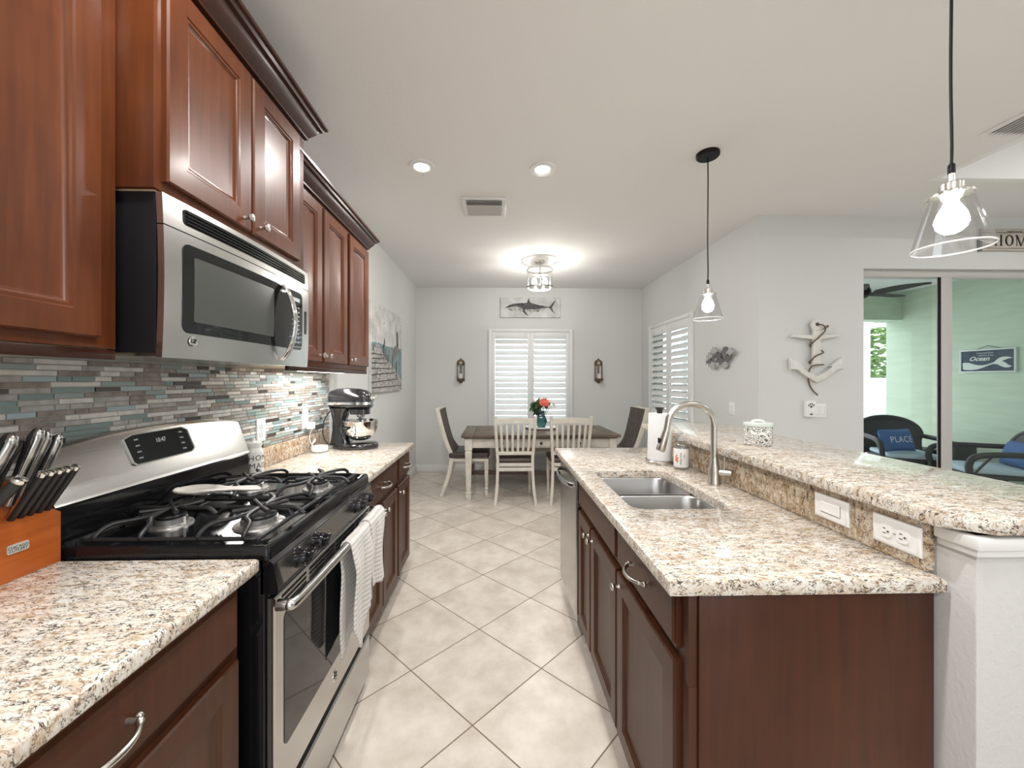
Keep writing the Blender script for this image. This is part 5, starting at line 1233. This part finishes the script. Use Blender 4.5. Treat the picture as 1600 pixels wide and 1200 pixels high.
# pendants
proto = None
for x, y, lbl in ((1.286, 2.31, 'glass cone pendant light hanging farther along the bar, its black canopy in view'), (1.286, 1.057, 'glass cone pendant light hanging nearest the viewer over the raised bar')):
    if proto is None:
        proto = t = thing('pendant_light', lbl, 'pendant light', (x, y, 1.732), 0, 'cone pendants over the bar')
        z_ = H-1.732
        m = MB(); m.lathe([(.066, z_), (.066, z_-.018), (.060, z_-.024), (.001, z_-.024)], seg=36); m.build('canopy', M_BLKMAT, t)
        m = MB(); m.tube(smooth([(0, 0, z_-.02), (.001, 0, z_*.8), (-.001, .001, z_*.5), (.001, 0, .3), (0, 0, .238)], 6), .0035, 8); m.lathe([(.008, .212), (.008, .235), (.005, .240), (.001, .240)], seg=14); m.build('cord', M_BLKMAT, t)
        m = MB(); m.lathe([(.001, .216), (.0065, .216), (.0065, .190), (.022, .184), (.024, .182), (.024, .160), (.042, .157), (.045, .154), (.045, .148), (.001, .148)], seg=32)
        for k in range(3): a = k*2*PI/3; m.tube([(.040*math.cos(a), .040*math.sin(a), .152), (.052*math.cos(a), .052*math.sin(a), .152)], .004, 8)
        m.build('socket_cap', M_NICKEL, t)
        m = MB(); m.lathe([(.081, .0), (.083, .002), (.042, .150), (.040, .150), (.0805, .003)], seg=48, cap=False); m.build('glass_shade', glassy('pendant glass', (.96, .96, .96), .08), t)
        m = MB(); m.lathe([(.0805, -.001), (.083, -.001), (.084, .001), (.083, .004), (.0805, .003)], seg=48, cap=False); m.build('shade_rim', mat('glass rim', (.85, .86, .86), .1), t)
        m = MB(); m.lathe([(.014, .148), (.015, .128), (.021, .116), (.029, .100), (.033, .084), (.033, .072), (.029, .058), (.020, .048), (.010, .043), (.001, .042)], seg=28); m.build('bulb', M_PBULB, t)
    else: t = copy_thing(proto, (x, y, 1.732), label=lbl)
# under-cabinet lamp past the microwave
uc = thing('under_cabinet_light', 'slim light bar fixed beneath the three-door wall cabinet', 'light bar', (-1.02, 2.30, 1.424))
m = MB(); m.box(-.03, .03, -.28, .28, -.016, 0, bev=.003); m.build('housing', M_PLASTW, uc)
m = MB(); m.box(-.022, .022, -.27, .27, -.018, -.0155); m.build('lens', emi('light bar lens', (1, .98, .95), 5), uc)
l = lamp_light('AREA', 'lamp_light', uc, (0, 0, -.020), 5.5, .1); l.data.shape = 'RECTANGLE'; l.data.size = .04; l.data.size_y = .54
# unseen downlights added to brighten the tray and the living side
for yy in (.3, 1.6):
    lt = thing('ceiling_downlight', 'recessed downlight up inside the raised ceiling tray, %s' % ('the one nearer the camera' if yy < 1 else 'the one nearer the sliding door'), 'ceiling light', (4.2, yy, H+TH), 0, 'tray downlights')
    m = MB(); m.lathe([(.060, -.004), (.082, -.008), (.086, 0), (.060, 0)], seg=32, cap=False); m.build('trim_ring', M_PLASTW, lt); m = MB(); m.lathe([(.001, -.0045), (.061, -.0045), (.061, -.001), (.001, -.001)], seg=32); m.build('lens', M_LENS, lt)
    lamp_light('AREA', 'lamp_light', lt, (0, 0, -.012), LAMP*.8)
# ---------------------------------------------------------------- lanai furniture
M_WICK = mat('dark wicker', (.020, .021, .022), .5, bump=1.0, bscale=140, var=.5, vscale=60); M_CUSH = mat('pale blue cushion', (.42, .52, .60), .85); M_PIL = mat('blue pillow', (.055, .13, .32), .85, bump=.4, bscale=150)
def wicker_chair(label, loc, rz, word=None):
    t = thing('wicker_armchair', label, 'armchair', loc, rz)
    m = MB(); m.box(-.26, .30, -.28, .28, .36, .405, bev=.015)
    m.prism([(.26, .36), (.30, .36), (.30, .25), (.27, .22)], -.26, .26, lambda u, v, h: (u, h, v)); m.build('seat_base', M_WICK, t)
    m = MB(); m.box(-.24, .31, -.265, .265, .405, .465, bev=.025, seg=4); m.build('seat_cushion', M_CUSH, t)
    for sx_, sy_ in ((.26, .27), (.26, -.27), (-.26, .25), (-.26, -.25)):
        m = MB(); m.tube([(sx_*1.08, sy_*1.04, 0), (sx_, sy_, .38)], .022, 10); m.build('leg', M_WICK, t)
    m = MB()
    def bk(u, v):
        a = PI*(.5+u); y = -.32*math.cos(PI*u); x = -.26-.10*math.sin(PI*u); top = .64+.24*math.sin(PI*u)**.8
        z = .37+(top-.37)*v; return (x-.10*v, y*(1+.08*v), z)
    m.grid(bk, 26, 8); b_ = m.build('backrest', M_WICK, t); sm = b_.modifiers.new('s', 'SOLIDIFY'); sm.thickness = .022
    m = MB(); rim = [Vector(bk(k/26, 1)) for k in range(27)]
    arm1 = smooth([(.31, -.34, .36), (.335, -.35, .50), (.29, -.36, .60), (.12, -.365, .635), (-.15, -.355, .64), tuple(rim[0])], 5); arm2 = [Vector((p.x, -p.y, p.z)) for p in arm1]
    m.tube(arm1+rim[1:-1]+arm2[::-1], .030, 10); m.build('arm_rail', M_WICK, t)
    for s_ in (-1, 1):
        m = MB(); m.tube(smooth([(.30, s_*.31, .37), (.24, s_*.325, .48), (.16, s_*.345, .61)], 4), .012, 6)
        m.build('arm_panel', M_WICK, t)
    return t
def pillow(name, label, loc, rz, tilt, w_, h_, word=None):
    t = thing(name, label, 'pillow', loc, rz); Mt = Matrix.Rotation(tilt, 4, 'X')
    def pf(sgn):
        def f(u, v):
            a, b_ = (u-.5)*2, (v-.5)*2; bulge = (max(0, (1-a**4)*(1-b_**4)))**.6
            k = 1-.06*(1-abs(b_)**2)*abs(a)**6-.0; return Mt @ Vector((a*w_/2*(1-.07*(1-b_*b_)*a*a), -sgn*.065*bulge, h_/2+b_*h_/2*(1-.07*(1-a*a)*b_*b_)))
        return f
    m = MB(); m.grid(pf(1), 16, 12); m.grid(pf(-1), 16, 12); bmesh.ops.remove_doubles(m.bm, verts=m.bm.verts, dist=.0005); m.build('cover', M_PIL, t)
    if word:
        m = MB(); m.text(word, .108, lambda x, y, z: Mt @ Vector((x, -.066*(max(0, (1-(2*x/w_)**4)*(1-(2*y/h_)**4)))**.6-.0015-z, h_/2+y)), .0005, space=1.1); m.build('pillow_lettering', mat('pillow print', (.62, .66, .72), .8), t)
    return t
wicker_chair('dark wicker armchair with a blue PLACE pillow in the far lanai corner', (5.44, 5.02, -.05), R(-114))
pillow('throw_pillow', 'blue throw pillow lettered PLACE on the corner wicker armchair', (5.30, 4.93, .42), R(6), R(-16), .50, .30, 'PLACE')
wicker_chair('dark wicker armchair behind the right glass door panel, its arms reaching left', (5.45, 4.13, -.05), R(155))
pillow('throw_pillow', 'blue throw pillow at the right picture edge on the nearer armchair', (5.62, 4.05, .42), R(-115), R(-18), .40, .28)
wt = thing('wicker_side_table', 'dark wicker side table between the two lanai armchairs', 'side table', (6.12, 4.96, -.05))
m = MB(); m.box(-.12, .12, -.12, .12, .02, .55, bev=.02, seg=3); m.build('body', M_WICK, wt); m = MB(); m.box(-.13, .13, -.13, .13, .55, .575, bev=.006); m.build('tabletop', M_BLKMAT, wt)
wo = thing('wicker_ottoman', 'low dark wicker ottoman beside the corner armchair against the lanai wall', 'ottoman', (6.12, 5.42, -.05))
m = MB(); m.box(-.17, .17, -.17, .17, .03, .40, bev=.025, seg=3); m.build('body', M_WICK, wo); m = MB(); m.box(-.175, .175, -.175, .175, .40, .43, bev=.01); m.build('lid', M_WICK, wo)
# ocean sign on the side wall (faces -X)
os_ = thing('ocean_sign', 'navy framed sign with a white whale tail and the word Ocean on the lanai wall', 'sign', (LX, 4.835, 1.465))
os_.scale = (1, 1.108, 1.108)
M_NAVY = mat('navy board', (.045, .065, .10), .7, var=.3, vscale=20); M_SGW = mat('sign white', (.66, .70, .68), .6)
MB().box(-.018, -.001, -.25, .25, .0, .265).build('board', M_NAVY, os_)
m = MB()
for a in ((-.258, .258, -.006, .012), (-.258, .258, .254, .272), (-.258, -.242, .012, .254), (.242, .258, .012, .254)): m.box(-.028, -.002, a[0], a[1], a[2], a[3], bev=.002)
m.build('frame', M_SGW, os_)
fo_ = lambda u, v, h: (-.018-h, .242-u*.484, .012+v*.242)
m = MB(); tail = [(.02, .42), (.08, .44), (.16, .42), (.25, .34), (.34, .29), (.42, .28), (.50, .31), (.58, .37), (.64, .42), (.68, .52), (.74, .62), (.80, .66), (.88, .66), (.98, .58), (.90, .57), (.82, .50), (.78, .45), (.84, .40), (.88, .30), (.92, .25), (.96, .22), (.90, .15), (.84, .15), (.78, .20), (.70, .31), (.62, .34), (.52, .26), (.42, .16), (.32, .09), (.2, .06), (.10, .07), (.03, .10)]
m.prism(tail, 0, .003, fo_); m.text('Ocean', .072, lambda x, y, z: fo_(.35+x/.484, .60+y/.242, .002+z), .0004, shear=.35, bold=.0016)
m.text('a mermaid born', .024, lambda x, y, z: fo_(.46+x/.484, .88+y/.242, .002+z), .0003, shear=.3); m.text('could live in the', .022, lambda x, y, z: fo_(.48+x/.484, .765+y/.242, .002+z), .0003, shear=.3)
m.build('whale_tail_print', M_SGW, os_)
m = MB(); m.tube([(-.012, .10, .27), (-.006, .0, .312), (-.012, -.12, .27)], .0025, 6); m.build('hanging_cord', M_SLOT, os_)
# fan with woven palm-leaf blades
fn_ = thing('ceiling_fan', 'dark ceiling fan with woven palm-leaf blades on the lanai ceiling', 'ceiling fan', (4.50, 4.65, 2.40))
m = MB(); m.lathe([(.05, .34), (.05, .31), (.015, .30), (.015, .12), (.085, .10), (.10, .05), (.09, .0), (.05, -.03), (.001, -.035)], seg=28); m.build('motor', M_BLKMAT, fn_)
M_BLADE = mat('woven blade', (.09, .088, .082), .7, bump=1, bscale=60, var=.5, vscale=40)
for k in range(5):
    a = R(5+72*k); Mb = Matrix.Rotation(a, 4, 'Z') @ Matrix.Rotation(R(24), 4, 'X'); m = MB()
    L = [[Mb @ Vector((.12+.50*i/14, s_*(.112*math.sin(PI*min(1, .12+.88*i/14)**.8)+.012), .02-.01*(s_ == 0))) for s_ in (-1, -.5, 0, .5, 1)] for i in range(15)]
    m.loops([[*r_, *[p+Vector((0, 0, .008)) for p in r_[::-1]]] for r_ in L]); m.tube([Mb @ Vector((.06, 0, .015)), Mb @ Vector((.20, 0, .012))], .010, 8); m.build('blade', M_BLADE, fn_)
# ---------------------------------------------------------------- garden beyond the lanai
M_CAGE = mat('white cage metal', (.80, .80, .80), .4)
cg = thing('pool_cage', 'white screen-cage frame over the patio beyond the lanai', 'screen enclosure', (8.0, 7.7, -.05))
for px_ in (-4.2, -2.5, -.42, 1.6, 3.6):
    m = MB(); m.box(px_-.04, px_+.04, -.04, .04, 0, 2.55); m.build('post', M_CAGE, cg)
m = MB(); m.box(-5.5, 4.0, -.035, .035, 2.5, 2.58); m.box(-5.5, 4.0, -.02, .02, .88, .93); m.box(-5.5, 4.0, -.02, .02, .45, .49)
for px_ in (-4.2, -2.5, -.42, 1.6, 3.6): m.tube([(px_, 0, 2.55), (px_+.2, -1.85, 3.4)], .035, 6); m.tube([(px_, 0, 2.55), (px_-1.7, -1.0, 2.95)], .025, 6)
m.build('rails', M_CAGE, cg)
fe = MB()
for k in range(24): fe.box(5.2+k*.30, 5.2+k*.30+.292, 10.3, 10.33, -.05, 1.42, bev=.004)
fe.box(5.2, 12.4, 10.27, 10.30, 1.30, 1.40); fe.box(5.2, 12.4, 10.27, 10.30, .1, .2)
single('garden_fence', fe, M_CAGE, 'white board fence at the back of the yard', 'fence')
M_TREE = mat('garden foliage', (.16, .26, .08), .8, var=.5, vscale=2.5); M_BARK = mat('bark', (.16, .12, .09), .9)
def tree(label, x, y, h_, r_, seed):
    t = thing('garden_tree', label, 'tree', (x, y, -.1)); rg_ = random.Random(seed)
    m = MB(); m.tube([(0, 0, 0), (.05, 0, h_*.4), (-.04, .05, h_*.8)], [.12, .09, .05], 8); m.build('trunk', M_BARK, t)
    m = MB()
    for k in range(900):
        th_ = rg_.uniform(0, 6.28); ph_ = math.acos(rg_.uniform(-1, 1)); rr_ = r_*(.55+.45*rg_.random())
        c_ = Vector((rr_*math.sin(ph_)*math.cos(th_), rr_*math.sin(ph_)*math.sin(th_), h_*.72+rr_*math.cos(ph_)*.9)); A_ = Matrix.Rotation(rg_.uniform(0, 6.3), 3, 'Z') @ Matrix.Rotation(rg_.uniform(0, 3.1), 3, 'X'); s_ = .09+.08*rg_.random()
        vs_ = [m.bm.verts.new(c_+A_ @ Vector(q)) for q in ((-s_, 0, 0), (0, -s_*.5, .01), (s_, 0, 0), (0, s_*.5, .01))]; m.face(vs_)
    m.build('crown', M_TREE, t); return t
tree('bushy green tree above the fence at the left of the lanai opening', 9.7, 11.9, 3.6, 1.25, 1); tree('green tree above the fence behind the cage post', 12.6, 12.0, 3.4, 1.2, 2)
tree('green tree seen through the shutters of the side window', 7.2, 11.8, 3.0, 1.1, 3)
pcx = thing('patio_chair', 'pale patio lounge chair on the pool deck beyond the lanai', 'patio chair', (7.15, 7.05, -.05), R(200))
m = MB(); m.prism([(-.25, .36), (.35, .40), (.35, .43), (-.22, .40), (-.45, .92), (-.49, .90)], -.28, .28, lambda u, v, h: (u, h, v)); m.build('sling', M_PATIO, pcx)
for sx_, sy_ in ((.32, .28), (.32, -.28), (-.28, .28), (-.28, -.28)): m = MB(); m.tube([(sx_, sy_, 0), (sx_*.9, sy_, .42)], .015, 8); m.build('leg', M_CAGE, pcx)
for s_ in (-1, 1): m = MB(); m.tube(smooth([(.32, s_*.29, .40), (.30, s_*.30, .60), (-.1, s_*.30, .62), (-.38, s_*.29, .70)], 4), .014, 8); m.build('armrest', M_CAGE, pcx)
# ---------------------------------------------------------------- put every root at the base of its thing
def recenter(root):
    if root.type != 'EMPTY' or root.location.length > 1e-6 or root.parent: return
    pts = []
    for ch in root.children:
        if ch.type == 'MESH': pts += [v.co for v in ch.data.vertices]
    if not pts: return
    c = Vector(((min(p.x for p in pts)+max(p.x for p in pts))/2, (min(p.y for p in pts)+max(p.y for p in pts))/2, min(p.z for p in pts)))
    root.location = c
    for ch in root.children: ch.location = ch.location-c
for o in list(COL.objects): recenter(o)
